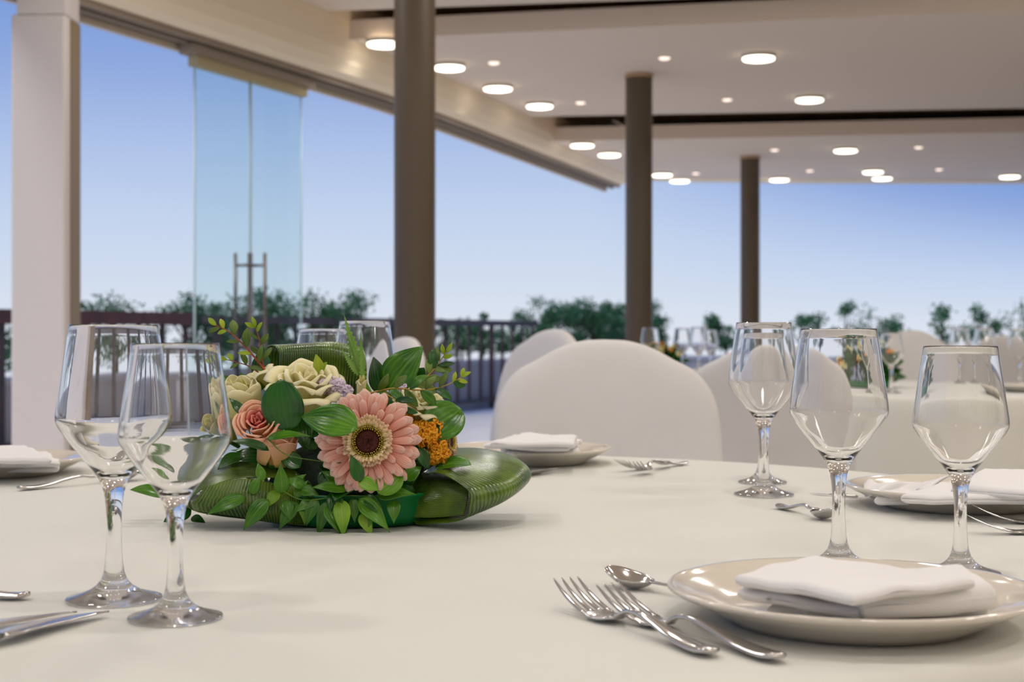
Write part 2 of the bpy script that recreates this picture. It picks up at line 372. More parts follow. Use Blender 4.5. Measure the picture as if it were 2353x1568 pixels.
# ------------------------------------------------------------------ ceiling lamps
def lamp_light(parent, r, wt, spread=125, colr=(1.0, 0.955, 0.90)):
    l = bpy.data.lights.new('lamp_light', 'AREA'); l.shape = 'DISK'; l.size = 2*r; l.energy = wt; l.color = colr; l.spread = R(spread)
    lo = bpy.data.objects.new('lamp_light', l); col.objects.link(lo); lo.parent = parent; lo.location = (0, 0, -0.046)
def downlight(x, y, z, label, r=0.112, wt=LAMP_W):
    t = thing('round_downlight', (x, y, z), label, 'ceiling light', group='round surface downlights')
    bm = bmesh.new(); add_lathe(bm, [(r-0.004, -0.028), (r-0.002, -0.002)], 40); add_lathe(bm, [(r-0.002, -0.002), (r+0.008, -0.001), (r+0.008, -0.008), (r-0.003, -0.009)], 40); from_bm('rim', bm, M_LAMPR, t)
    bm = bmesh.new(); add_lathe(bm, [(0, -0.043), (r-0.02, -0.043), (r-0.006, -0.039), (r-0.003, -0.032), (r-0.004, -0.022)], 40); from_bm('diffuser', bm, M_LAMP, t)
    lamp_light(t, r*0.95, wt)
def spotlamp(x, y, z, label, r=0.042):
    t = thing('small_spotlight', (x, y, z), label, 'ceiling light', group='small recessed spotlights')
    bm = bmesh.new(); add_lathe(bm, [(r, -0.001), (r+0.008, -0.001), (r+0.007, -0.005), (r, -0.006)], 28); from_bm('rim', bm, M_LAMPR, t)
    bm = bmesh.new(); add_lathe(bm, [(0, -0.022), (r*0.6, -0.019), (r*0.9, -0.012), (r, -0.004)], 28); from_bm('lens', bm, M_LAMPS, t)
BIG = [(882, 92, ZA, 'round downlight immediately left of the nearest column'), (1032, 147, ZA, 'round downlight immediately right of the nearest column'),
       (1144, 196, ZA, 'round downlight below the starry small spotlight, right of the nearest column'), (1240, 237, ZA, 'last round downlight of the diagonal row before the second ceiling step'),
       (1743, 125, ZA, 'largest round downlight, high in the right middle of the ceiling'), (1860, 222, ZA, 'round downlight just before the second ceiling step, right half'),
       (1338, 328, ZB, 'round downlight at the left corner of the far ceiling slab'), (1400, 350, ZB, 'round downlight just left of the middle column'),
       (1522, 397, ZB, 'round downlight just right of the middle column, upper of a close pair'), (1562, 411, ZB, 'round downlight lower of the close pair right of the middle column'),
       (1943, 340, ZB, 'round downlight alone in the middle of the far ceiling slab'), (2006, 390, ZB, 'upper of two touching round downlights right of the farthest column'),
       (2027, 405, ZB, 'lower of two touching round downlights right of the farthest column'), (1791, 408, ZB, 'round downlight just right of the farthest column top'),
       (2320, 401, ZB, 'round downlight at the right edge of the far ceiling')]
for px, py, z, lb in BIG:
    py += 0
    p = Q(px, py, F*(CZ-z)/(py-Y0)); downlight(p.x, p.y, z, lb)
SM = [(1135, 142, ZA, 'small starry spotlight between the downlights right of the nearest column'), (1527, 131, ZA, 'small spotlight right of the middle column, high up'),
      (1334, 234, ZA, 'small spotlight right of the last diagonal downlight'), (1671, 227, ZA, 'small spotlight midway between the middle and farthest columns'),
      (1780, 343, ZB, 'small spotlight right above the farthest column'), (2111, 337, ZB, 'small spotlight at the right, on the far ceiling slab beside the lone downlight'),
      (1599, 397, ZB, 'small spotlight left of the farthest column'), (1861, 391, ZB, 'dim small spotlight right of the farthest column'), (2158, 388, ZB, 'small spotlight right of the two touching downlights')]
for px, py, z, lb in SM:
    p = Q(px, py, F*(CZ-z)/(py-Y0)); spotlamp(p.x, p.y, z, lb)
for i, x in enumerate((-1.4, 0.3, 2.0, 3.7, 5.6)):
    for j, y in enumerate((-2.4, -0.6, 1.2, 3.0, 4.8, 6.8)):
        if x < lx(max(y, 1.0)) + 0.4: continue
        t = thing('round_downlight', (x, y, ZN), 'round downlight of the rows above and behind the near tables', 'ceiling light', group='round surface downlights')
        bm = bmesh.new(); add_lathe(bm, [(0, -0.03), (0.10, -0.03), (0.112, -0.002)], 32); from_bm('diffuser', bm, M_LAMP, t); lamp_light(t, 0.1, LAMP_W*1.75, 172)

# ------------------------------------------------------------------ terrace: railing, planters, shrubs
RLN = [(-9.2, 1.5), (-4.6, 11.2), (-3.12, 14.3)]
RL2 = [(-3.02, 14.6), (-1.3, 18.4), (0.35, 22.1), (2.6, 24.6), (14, 25.5)]
def railing(line, label, zt, top_h, m_top, spacing, nb):
    t = thing('terrace_railing', (line[0][0], line[0][1], -0.1), label, 'railing')
    def loc(v): return Vector((v[0]-line[0][0], v[1]-line[0][1], 0))
    pts = [loc(v) for v in line]
    def bar(z0, z1, wd, nm, m):
        bm = bmesh.new()
        for a, b in zip(pts[:-1], pts[1:]):
            d = (b-a).normalized(); n = Vector((-d.y, d.x, 0)); rbox(bm, a, b, d, n, -wd/2, wd/2, z0, z1)
        from_bm(nm, bm, m, t, False)
    bar(zt-top_h+0.1, zt+0.1, 0.09, 'top_rail', m_top); bar(0.10, 0.15, 0.05, 'bottom_rail', M_RAIL)
    L = [(b-a).length for a, b in zip(pts[:-1], pts[1:])]; tot = sum(L); k = 0; s = spacing*0.5
    while s < tot and k < nb:
        acc = 0
        for (a, b), l in zip(zip(pts[:-1], pts[1:]), L):
            if s <= acc+l: q = a + (b-a)*((s-acc)/l); break
            acc += l
        post = (k % 6 == 0); r = 0.035 if post else 0.022
        bm = bmesh.new(); add_box(bm, (q.x-r, q.y-r, 0.0 if post else 0.12), (q.x+r, q.y+r, zt-top_h+0.1)); from_bm('post' if post else 'baluster', bm, M_RAIL, t, False)
        s += spacing; k += 1
railing(RLN, 'red-brown topped terrace railing at the left, seen behind the square post', 1.15, 0.12, M_RAILR, 0.34, 60)
railing(RL2[:3], 'dark metal terrace railing seen between the nearest column and the chairs', 1.13, 0.08, M_RAIL, 0.36, 60)
def planter(a, b, label):
    a = Vector((a[0], a[1], 0)); b = Vector((b[0], b[1], 0)); d = (b-a).normalized(); n = Vector((-d.y, d.x, 0))
    t = thing('planter', (a.x, a.y, -0.1), label, 'planter')
    bm = bmesh.new(); rbox(bm, Vector(), b-a, d, n, 0.0, 0.5, 0, 0.62); from_bm('box', bm, M_PLANTER, t, False)
    bm = bmesh.new(); rbox(bm, -d*0.02, b-a+d*0.02, d, n, -0.03, 0.53, 0.621, 0.67); from_bm('coping', bm, mat('pale_coping', (196, 192, 192), 0.7), t, False)
def off(p, q, o_):
    d = (Vector(q)-Vector(p)).normalized(); return (p[0]-d.y*o_, p[1]+d.x*o_)
pl = [(RLN[0], RLN[1], 'grey stone planter behind the railing at the far left edge'), (RLN[1], RLN[2], 'grey stone planter behind the glass door'),
      (RL2[0], RL2[1], 'grey stone planter behind the nearest column'), (RL2[1], RL2[2], 'grey stone planter behind the dark railing bars'),
      (RL2[2], RL2[3], 'grey stone planter beyond the domed chair backs'), (RL2[3], RL2[4], 'long grey stone planter at the far end of the terrace')]
for a, b, lb in pl: planter(off(a, b, 0.15), off(b, a, -0.15), lb)

rng = random.Random(7)
def shrub(x, y, h, wd, label, dens=1.0, zb=0.575, lsz=0.05, seed=0):
    h -= 0.12
    r = random.Random(seed*31+5)
    t = thing('shrub', (x, y, zb), label, 'shrub', group='terrace shrubs')
    bm = bmesh.new(); uvl = bm.loops.layers.uv.verify(); sb = bmesh.new(); add_tube(sb, [(0, 0, 0), (0.01, 0, h*0.3)], 0.02, 6)
    clumps = []
    for k in range(int(11*dens)+3):
        a = r.uniform(0, 2*PI); rr = wd*0.5*math.sqrt(r.random())*0.85; z = h*(0.18 + 0.72*r.random()*(1-0.55*(rr/(wd*0.5))**2))
        clumps.append((Vector((rr*math.cos(a), rr*math.sin(a)*0.7, z)), r.uniform(0.10, 0.2)*min(1.3, h)))
    for c, cr_ in clumps:
        add_tube(sb, [(0, 0, h*0.2), c*0.6+Vector((0, 0, h*0.08)), c], [0.014, 0.008, 0.004], 5)
        for k in range(int(120*dens)):
            v = Vector((r.gauss(0, 1), r.gauss(0, 1), r.gauss(0, 1))).normalized()*cr_*(0.3+0.7*r.random())
            p = c+v; dr = Vector((r.gauss(0, 1), r.gauss(0, 1), r.gauss(0.3, 1))).normalized(); n = dr.cross(Vector((r.gauss(0, 1), r.gauss(0, 1), r.gauss(0, 1)))).normalized()
            L = lsz*r.uniform(0.6, 1.2); vs = [bm.verts.new(q) for q in (p, p+dr*L*0.5+n*L*0.25, p+dr*L, p+dr*L*0.5-n*L*0.25)]
            f = bm.faces.new(vs)
            for lp, uv in zip(f.loops, ((.5, 0), (1, .5), (.5, 1), (0, .5))): lp[uvl].uv = uv
    from_bm('foliage', bm, M_SHRUB, t, False, recalc=False); from_bm('stems', sb, M_STEMW, t)
def along(line, n, o_=0.4):
    out = []; L = [(Vector(b)-Vector(a)).length for a, b in zip(line[:-1], line[1:])]; tot = sum(L)
    for k in range(n):
        s = (k+0.5)/n*tot
        for (a, b), l in zip(zip(line[:-1], line[1:]), L):
            if s <= l: d = (Vector(b)-Vector(a)).normalized(); q = Vector(a)+d*s; out.append((q.x-d.y*o_, q.y+d.x*o_)); break
            s -= l
    return out
ORD = ['first','second','third','fourth','fifth','sixth','seventh','eighth','ninth','tenth','eleventh','twelfth','thirteenth']
k = 0
def pxat(x, y): return CX + F*x/y
cnt = {}
for (x, y) in along(RLN, 13):
    px = pxat(x, y)
    if px < -150: continue
    where = 'left of the square post' if px < 60 else ('between post and glass door' if px < 440 else 'seen through the glass door')
    k += 1; cnt[where] = cnt.get(where, -1)+1; shrub(x, y, rng.uniform(0.95, 1.15), 1.0, 'shrub above the red-brown rail, %s of those %s' % (ORD[cnt.setdefault(where, 0)], where), 1.1, seed=k)
for i, (x, y) in enumerate(along(RL2[:2], 6)):
    k += 1; shrub(x, y, rng.uniform(1.05, 1.3), 1.1, 'bushy shrub between glass door and nearest column, %s from the left' % ORD[i], 1.2, seed=k)
for i, (x, y) in enumerate(along(RL2[1:3], 6)):
    k += 1; shrub(x, y, rng.uniform(0.7, 0.9), 0.9, 'green shrub behind the dark railing right of the nearest column, %s from the left' % ORD[i], 0.9, seed=k)
for i, (x, y) in enumerate(along(RL2[2:4], 6)):
    k += 1; shrub(x, y, rng.uniform(1.1, 1.22), 1.1, 'dense dark green shrub of the hedge left of the middle column, %s from the left' % ORD[i], 1.5, seed=k)
for px_, h_, wd_, lb in ((1515, 0.95, 0.3, 'thin shrub immediately right of the middle column'), (1640, 1.0, 0.16, 'thin upright shrub left of the farthest column'), (1668, 0.7, 0.6, 'low shrub at the foot of the farthest column'),
                  (1845, 1.05, 0.7, 'rounded shrub above the rearmost wine glass rim'), (1945, 1.05, 1.0, 'low wide shrub above the tall middle glass'), (2020, 1.15, 1.0, 'tallest shrub of the far right row'),
                  (2165, 1.1, 1.1, 'airy shrub above the right-hand wine glass'), (2255, 1.1, 0.6, 'sparse shrub between the far right clumps'), (2330, 1.15, 1.1, 'leafy shrub at the far right edge'), (2400, 1.1, 0.8, 'leafy shrub just past the right edge')):
    k += 1; y = 25.2 if px_ > 1700 else 24.9; shrub((px_-CX)*y/F, y, h_, wd_, lb, 0.7, seed=k, lsz=0.07)

# ------------------------------------------------------------------ tables and cloths
def cloth_mesh(r, nf, seed, amp=0.03, top=TZ, n=288):
    rr = random.Random(seed); ph = [rr.uniform(0, 6.28) for _ in range(4)]
    bm = bmesh.new(); rows = []
    def ring(rad, z, a_):
        out = []
        for k in range(n+1):
            th = 2*PI*k/n
            f = 0.6*math.sin(nf*th+ph[0]) + 0.4*math.sin((nf*1.0+5)*th+ph[1]) + 0.25*math.sin(3*th+ph[2])
            out.append(Vector(((rad+a_*f)*math.cos(th), (rad+a_*f)*math.sin(th), z)))
        return out
    rows = [ring(rd, top+0.0004*math.sin(3*rd*9), 0) for rd in (0.01, r*0.3, r*0.6, r*0.85, r*0.95, r-0.02)]
    for a in (15, 35, 55, 75): rows.append(ring(r-0.02+0.02*math.sin(R(a)), top-0.02+0.02*math.cos(R(a)), 0.0))
    for t in (0.03, 0.10, 0.2, 0.35, 0.5, 0.65, 0.8, 0.92, 1.0): rows.append(ring(r+0.004+0.03*t, top-0.02-(top-0.045)*t, amp*min(1.0, t*1.3)))
    grid_mesh(bm, rows); bmesh.ops.remove_doubles(bm, verts=bm.verts, dist=1e-5)
    return bm
def round_table(x, y, r, lab_t, lab_c, seed, nf=18):
    t = thing('round_table', (x, y, 0), lab_t, 'table')
    bm = bmesh.new(); add_lathe(bm, [(0, TZ-0.03), (r-0.03, TZ-0.03), (r-0.025, TZ-0.02), (r-0.03, TZ-0.005), (0, TZ-0.005)], 64); from_bm('tabletop', bm, M_WOOD, t)
    bm = bmesh.new(); add_lathe(bm, [(0.05, TZ-0.031), (0.04, 0.5), (0.04, 0.1), (0.06, 0.05), (0.3, 0.02), (0.3, 0.001), (0, 0.001)], 32); from_bm('pedestal', bm, M_STEEL, t)
    c = from_bm('tablecloth', cloth_mesh(r, nf, seed), M_CLOTH, None, recalc=True); c.location = (x, y, 0); solid(c, 0.0015, -1)
    tag(c, lab_c, 'tablecloth', 'floor-length cream tablecloths')
    return c
TC = Vector((-0.17, 1.675)); TR = 0.885
round_table(TC.x, TC.y, TR, 'round banquet table under the nearest cream cloth', 'smooth cream cloth on the nearest table, carrying the flower centrepiece', 3)
T2 = Vector((1.32, 5.6)); round_table(T2.x, T2.y, 0.9, 'round banquet table under the cloth behind the right-hand wine glasses', 'cream cloth with long drape on the second table, behind the right-hand wine glasses', 8)
T3 = Vector((4.1, 9.4)); round_table(T3.x, T3.y, 0.9, 'round banquet table far back at the right edge', 'cream cloth of the distant table at the right edge', 5)
T4 = Vector((0.85, 7.75)); round_table(T4.x, T4.y, 0.8, 'round banquet table hidden behind the domed chair backs', 'cream cloth barely seen between the domed chair and the grey-shaded chair', 6)

# ------------------------------------------------------------------ covered chairs
HALF = [(0, .942), (.05, .939), (.10, .924), (.148, .898), (.188, .876), (.217, .842), (.235, .79), (.240, .69), (.236, .56), (.230, .46)]
def chair_parts(t, rake=0.12):
    out = [Vector((x, 0, z)) for x, z in HALF]; out = cr(out, 40)
    right = [(v.x, v.z) for v in out]; left = [(-x, z) for x, z in right[::-1]][:-1]
    bot = [(-0.230*k_, 0.46) for k_ in (-0.8, -0.6, -0.4, -0.2, 0, 0.2, 0.4, 0.6, 0.8)]
    outline = left + right + bot; cx_, cz_ = 0.0, 0.66
    bm = bmesh.new(); T = 0.032
    S = [0.0, 0.3, 0.6, 0.8, 0.9, 0.95, 0.975, 0.99, 1.0]
    def yoff(x, z): return rake*((z-0.46)/0.48)**1.3 - 0.25*x*x
    for side in (-1, 1):
        rings = []
        for s in S:
            if s == 0: rings.append([bm.verts.new((0, yoff(0, cz_)+side*T, cz_))]); continue
            dep = side*T*math.sqrt(max(0.0, 1-s**14))
            rings.append([bm.verts.new((cx_+(x-cx_)*s, yoff((x-cx_)*s, cz_+(z-cz_)*s)+dep, cz_+(z-cz_)*s)) for x, z in outline])
        for a, b in zip(rings[:-1], rings[1:]):
            n = len(b)
            for k in range(n):
                k2 = (k+1) % n
                bm.faces.new((a[0], b[k], b[k2]) if len(a) == 1 else (a[k], b[k], b[k2], a[k2]))
    bmesh.ops.remove_doubles(bm, verts=bm.verts, dist=1e-5); from_bm('back_cover', bm, M_CHAIR, t)
    bm = bmesh.new(); rows = []                      # seat pad and stretched skirt
    for z, sx_, y0, y1, rd in ((0.475, 0.16, -0.38, -0.08, .03), (0.475, 0.215, -0.43, -0.03, .05), (0.465, 0.228, -0.445, 0.0, .05), (0.44, 0.232, -0.45, 0.02, .05), (0.25, 0.222, -0.44, 0.03, .04), (0.05, 0.235, -0.45, 0.05, .03), (0.012, 0.236, -0.45, 0.05, .03)):
        ring = []
        for (cx_, cy_, a0) in ((sx_-rd, y1-rd, 0), (-sx_+rd, y1-rd, 90), (-sx_+rd, y0+rd, 180), (sx_-rd, y0+rd, 270)):
            for a in (0, 22.5, 45, 67.5, 90): ring.append(Vector((cx_+rd*math.cos(R(a0+a)), cy_+rd*math.sin(R(a0+a)), z)))
        ring.append(ring[0].copy()); rows.append(ring)
    vr = grid_mesh(bm, rows); bmesh.ops.remove_doubles(bm, verts=bm.verts, dist=1e-5)
    bm.verts.ensure_lookup_table(); top = [v for v in bm.verts if v.co.z > 0.4749 and abs(v.co.x) <= 0.161 and -0.381 <= v.co.y <= -0.079]
    bmesh.ops.contextual_create(bm, geom=top)
    from_bm('seat_cover', bm, M_CHAIR, t)
    for sx_ in (-1, 1):
        for y in (-0.41, 0.0):
            bm = bmesh.new(); add_lathe(bm, [(0, 0.001), (0.012, 0.001), (0.012, 0.06), (0, 0.06)], 12, c=(sx_*0.2, y, 0)); from_bm('leg_tip', bm, M_STEEL, t)
CH = [((1398, 3.05, 180-180), 'large cream covered chair with a domed back, directly behind the nearest table', 1.0, 0),
      ((1216, 5.6, 0), 'small-looking cream covered chair turned sideways, left behind the large domed chair', 1.03, -54),
      ((1765, 4.1, 0), 'grey-shaded covered chair seen from behind, between the large domed chair and the middle glass', 0.985, 176),
      ((2125, 7.6, 0), 'cream covered chair beyond the second table, its top showing between the two right-hand glasses', 1.03, 20),
      ((2290, 8.3, 0), 'shaded covered chair at the distant right table, behind the right-hand glass', 1.0, 178),
      ((862, 5.2, 0), 'cream covered chair whose corner peeks out behind the flowers, left of the nearest column', 1.0, -62),
      ((2240, 3.85, 0), 'cream covered chair', 0.9, 0)]
for (px, y, _), lb, sc, rz in CH[:-1]:
    t = thing('covered_chair', ((px-CX)*y/F, y, 0), lb, 'chair', R(rz), 'cream covered banquet chairs'); t.scale = (1, 1, sc); chair_parts(t)

# ------------------------------------------------------------------ tableware
def glass_proto():
    H = 1.0
    under = [(0, .012), (.025, .013), (.04, .008), (.06, .0125), (.075, .007), (.09, .0105), (.105, .005), (.12, .0085), (.135, .003), (.150, .0050), (.162, .0004)]
    outer = [(.162, .0004), (.1705, .003), (.172, .008), (.167, .0125), (.145, .0185), (.118, .0265), (.092, .0365), (.070, .050), (.053, .067), (.042, .088), (.035, .115), (.0305, .155), (.0275, .21), (.0265, .265), (.0278, .315), (.0315, .36), (.0375, .395),
             (.0475, .425), (.062, .452), (.085, .483), (.115, .519), (.147, .560), (.175, .5975), (.1955, .628), (.2045, .651), (.2050, .676), (.1985, .725), (.190, .78), (.175, .88), (.1588, .992)]
    sm = [(v.x, v.y) for v in cr([Vector((a, b, 0)) for a, b in outer], (len(outer)-1)*4)]
    foot = under + [q for q in sm[1:] if q[1] <= .093]
    stem = [foot[-1]] + [q for q in sm if .093 < q[1] <= .398]
    inner = [(.1585, .993), (.1580, .9975), (.1560, .9995), (.1540, .9975), (.1535, .993)]
    inn = [(.1535, .993), (.170, .88), (.185, .78), (.1935, .725), (.1998, .676), (.1994, .653), (.1905, .632), (.170, .603), (.142, .566), (.110, .526), (.078, .489), (.05, .464), (.025, .4515), (0, .448)]
    inn = [(max(v.x, 0), v.y) for v in cr([Vector((a, b, 0)) for a, b in inn], (len(inn)-1)*3)]
    bowl = [stem[-1]] + [q for q in sm if q[1] > .398] + inner[1:-1] + inn[:-1] + [(0, .448)]
    out = []
    for nm, pr, m in (('foot', foot, M_FOOT), ('stem', stem, M_GLASS), ('bowl', bowl, M_BOWL)):
        bm = bmesh.new(); add_lathe(bm, pr, 96)
        # orient outward: closed body of revolution split at shared rings
        for f in bm.faces:
            pass
        me = bpy.data.meshes.new('glass_'+nm); bm.normal_update()
        bmesh.ops.reverse_faces(bm, faces=bm.faces) if False else None
        bm.to_mesh(me); bm.free(); me.materials.append(m); me.polygons.foreach_set('use_smooth', [True]*len(me.polygons)); out.append((nm, me))
    return out
GP = glass_proto()
def wine_glass(p, h, label, group=None, wsc=1.0):
    t = thing('wine_glass', p, label, 'wine glass', group=group)
    for nm, me in GP:
        o = bpy.data.objects.new(nm, me); col.objects.link(o); o.parent = t; o.scale = (h*wsc, h*wsc, h)
    return t
E = 0.0006
def gl(px, py, rim, label, wsc=1.0):
    p = P(px, py, TZ); s = F/p.y; h = (py-rim)/s
    p.z = TZ+0.0010; return wine_glass(p, h, label, 'wine glasses on the nearest table', wsc)
gl(403, 1425, 792, 'front-left shorter wine glass, overlapping the taller one, nearest to the flowers', 0.99)
gl(262, 1382, 749, 'tall wine glass at the far left beside the square post, partly behind the shorter one')
gl(1927, 1306, 758, 'tall middle wine glass standing just behind the front plate with the white napkin')
gl(2207, 1322, 798, 'right-most shorter wine glass, behind the right end of the front plate')
gl(1755, 1140, 743, 'rearmost tall wine glass on the right, standing free on the bare cloth')
gl(1752, 1112, 766, 'short wine glass hidden right behind the rearmost tall glass', 0.93)
gl(838, 1100, 739, 'tall wine glass behind the flowers, rim rising next to the serrated green leaf')
gl(744, 1112, 757, 'short wine glass behind the flowers, only its rim above the rolled back leaf')
def far_glass(px, y, h, label): wine_glass(((px-CX)*y/F, y, TZ+0.001), h, label, 'wine glasses on the distant tables')
for px, y, h, lb in ((1494, 7.25, 0.23, 'distant wine glass immediately right of the middle column'), (1568, 7.5, 0.23, 'distant wine glass in the cluster above the right shoulder of the domed chair'), (1606, 7.2, 0.235, 'second distant wine glass in the cluster right of the domed chair'), (1632, 7.8, 0.22, 'right end glass of the distant cluster beside the grey-shaded chair'),
             (2048, 5.05, 0.205, 'blurred wine glass on the second table, just right of the tall middle glass'), (2205, 6.05, 0.225, 'blurred wine glass on the second table, above the right-most glass rim, left one'), (2262, 6.1, 0.225, 'blurred wine glass on the second table, above the right-most glass rim, right one'), (2342, 5.9, 0.22, 'blurred wine glass on the second table at the right picture edge')):
    far_glass(px, y, h, lb)

PLP = [(0, .006), (.060, .006), (.078, .005), (.082, 0.0003), (.090, 0.0003), (.0945, .004), (.112, .0125), (.130, .0205), (.1345, .0232), (.1350, .0246), (.1335, .0262), (.1300, .0258), (.1285, .0246), (.120, .0212), (.1045, .0160), (.094, .0112), (.083, .0088), (.05, .0082), (0, .0082)]
plate_me = None
def plate(p, sc, label):
    global plate_me
    if plate_me is None:
        bm = bmesh.new(); add_lathe(bm, PLP, 128); bmesh.ops.recalc_face_normals(bm, faces=bm.faces)
        plate_me = bpy.data.meshes.new('plate'); bm.to_mesh(plate_me); bm.free(); plate_me.materials.append(M_PLATE); plate_me.polygons.foreach_set('use_smooth', [True]*len(plate_me.polygons))
    o = bpy.data.objects.new('dinner_plate', plate_me); col.objects.link(o); o.location = (p[0], p[1], TZ+0.0008); o.scale = (sc, sc, sc)
    return tag(o, label, 'plate', 'glazed cream dinner plates')
PF = Vector((0.243, 1.058)); PB = Vector((0.027, 2.345)); PLf = Vector((-0.752, 2.16)); PR = Vector((0.530, 1.755))
plate(PF, 0.975, 'front-right glossy cream dinner plate carrying the large folded napkin')
plate(PB, 0.98, 'cream dinner plate right behind the rolled green leaf, under a stacked napkin')
plate(PLf, 0.98, 'cream dinner plate cut by the left picture edge, beside the square post')
plate(PR, 0.98, 'cream dinner plate behind the right-most wine glass, under a loosely folded napkin')

def pad(bm, c4, t, er=0.006, n=(26, 20), wob=0.001, seed=0, sag=0.0, bulge=0.0):
    """folded cloth layer: four corners (centre height), thickness t, rounded edges"""
    a, b, c, d = c4; nu, nv = n; uvl = bm.loops.layers.uv.verify()
    L1 = ((b-a).length+(c-d).length)/2; L2 = ((d-a).length+(c-b).length)/2
    for side in (1, -1):
        rows = []
        for j in range(nv+1):
            v = 0.5-0.5*math.cos(PI*j/nv); row = []
            for i in range(nu+1):
                u = 0.5-0.5*math.cos(PI*i/nu)
                p = a*(1-u)*(1-v)+b*u*(1-v)+c*u*v+d*(1-u)*v
                e = min(u*L1, (1-u)*L1, v*L2, (1-v)*L2); q = min(1.0, e/er); h = math.sqrt(max(0, 1-(1-q)**2))
                nz = noise.noise(Vector((p.x*28+seed*3.1, p.y*28, seed)))*wob*2.5 + noise.noise(Vector((p.x*90, p.y*60+seed, 2.0)))*wob*0.7
                # bowed sides so that the outline is cloth, not a card
                cxy = Vector(((0.5-u), (0.5-v), 0)); 
                z = p.z + (side*t/2)*h + nz*(1 if side > 0 else 0.6) - sag*((u-0.5)**2+(v-0.5)**2) + (bulge*math.sin(PI*u)*math.sin(PI*v) if side > 0 else 0)
                w_ = noise.noise(Vector((p.x*18, p.y*18, seed+9.0)))*0.003
                row.append(Vector((p.x+w_, p.y+w_*0.5, z)))
            rows.append(row)
        grid_mesh(bm, rows)
def napkin(pads, label, loc, name='folded_napkin'):
    bm = bmesh.new(); L = Vector((loc[0], loc[1], loc[2]))
    for i, (pts, t, kw) in enumerate(pads): pad(bm, [p-L for p in pts], t, seed=i+1, **kw)
    bmesh.ops.remove_doubles(bm, verts=bm.verts, dist=1e-5)
    o = from_bm(name, bm, M_NAPKIN); o.location = L
    return tag(o, label, 'napkin', 'white cloth napkins')
def PP(px, py, dz): return P(px, py, TZ+dz)
napkin([((PP(1850, 1412, .017), PP(2270, 1400, .019), PP(2235, 1352, .019), PP(1790, 1345, .017)), .014, dict(er=.007)),
        ((PP(1765, 1402, .015), PP(1985, 1420, .015), PP(1960, 1375, .015), PP(1800, 1372, .015)), .0065, dict(er=.0032)),
        ((PP(1692, 1366, .026), PP(1972, 1412, .024), PP(2120, 1350, .026), PP(1790, 1318, .027)), .0080, dict(er=.004)),
        ((PP(1978, 1398, .029), PP(2288, 1375, .029), PP(2225, 1330, .030), PP(1900, 1345, .029)), .021, dict(er=.010)),
        ((PP(1684, 1330, .0375), PP(1958, 1374, .0405), PP(2240, 1338, .0415), PP(1868, 1284, .041)), .0085, dict(er=.0042, sag=0.003))],
       'large white napkin folded in thick layers on the front-right plate', (PF.x, PF.y, TZ+.01))
napkin([((PP(1150, 1050, .015), PP(1322, 1052, .015), PP(1330, 1030, .015), PP(1150, 1030, .015)), .008, dict(er=.004)),
        ((PP(1165, 1044, .025), PP(1334, 1040, .025), PP(1322, 1018, .025), PP(1140, 1020, .025)), .009, dict(er=.0045)),
        ((PP(1112, 1026, .035), PP(1305, 1033, .036), PP(1338, 1014, .036), PP(1180, 1005, .036)), .009, dict(er=.0045)),
        ((PP(1125, 1022, .044), PP(1322, 1022, .044), PP(1325, 1006, .045), PP(1200, 1000, .046)), .008, dict(er=.004))],
       'stacked white napkin on the plate behind the rolled green leaf', (PB.x, PB.y, TZ+.01))
napkin([((PP(-160, 1082, .015), PP(135, 1080, .015), PP(140, 1060, .015), PP(-120, 1062, .015)), .008, dict(er=.004)),
        ((PP(-160, 1068, .025), PP(142, 1068, .025), PP(110, 1044, .025), PP(-120, 1046, .025)), .009, dict(er=.0045)),
        ((PP(-160, 1056, .036), PP(120, 1060, .035), PP(62, 1030, .037), PP(-120, 1035, .037)), .010, dict(er=.005))],
       'white napkin on the plate at the left picture edge', (PLf.x, PLf.y, TZ+.01))
def strip(bm, near, far, nu=30, nv=12):
    rows = [[a*(1-v/nv)+b*(v/nv)+Vector((0, 0, 0.003*math.sin(PI*v/nv))) for v in range(nv+1)] for a, b in zip(cr(near, nu), cr(far, nu))]
    grid_mesh(bm, rows)
def rear_napkin():
    L = Vector((PR.x, PR.y, TZ+.01)); bm = bmesh.new()
    pad(bm, [p-L for p in (PP(2010, 1150, .015), PP(2420, 1158, .016), PP(2440, 1115, .018), PP(2040, 1118, .016))], .010, seed=3)
    pad(bm, [p-L for p in (PP(2070, 1148, .024), PP(2420, 1152, .026), PP(2440, 1110, .028), PP(2200, 1108, .030))], .010, seed=4)
    pad(bm, [p-L for p in (PP(2185, 1120, .036), PP(2420, 1138, .036), PP(2430, 1092, .040), PP(2262, 1078, .050))], .010, seed=6, er=.005, sag=0.01)
    # S-curled left edge
    near = [PP(*v)-L for v in ((1985, 1112, .022), (1988, 1142, .014), (2012, 1136, .020), (2040, 1143, .012), (2075, 1150, .012), (2110, 1150, .014), (2128, 1130, .026), (2105, 1126, .026))]
    farr = [PP(*v)-L for v in ((2005, 1104, .026), (2020, 1112, .022), (2060, 1108, .028), (2100, 1112, .024), (2140, 1105, .030), (2180, 1095, .036), (2190, 1090, .040), (2200, 1090, .040))]
    strip(bm, near, farr)
    bmesh.ops.remove_doubles(bm, verts=bm.verts, dist=1e-5)
    o = from_bm('folded_napkin', bm, M_NAPKIN); o.location = L; solid(o, 0.0012)
    tag(o, 'loosely folded white napkin with a curled left edge, seen through the right-most glass', 'napkin', 'white cloth napkins')
rear_napkin()

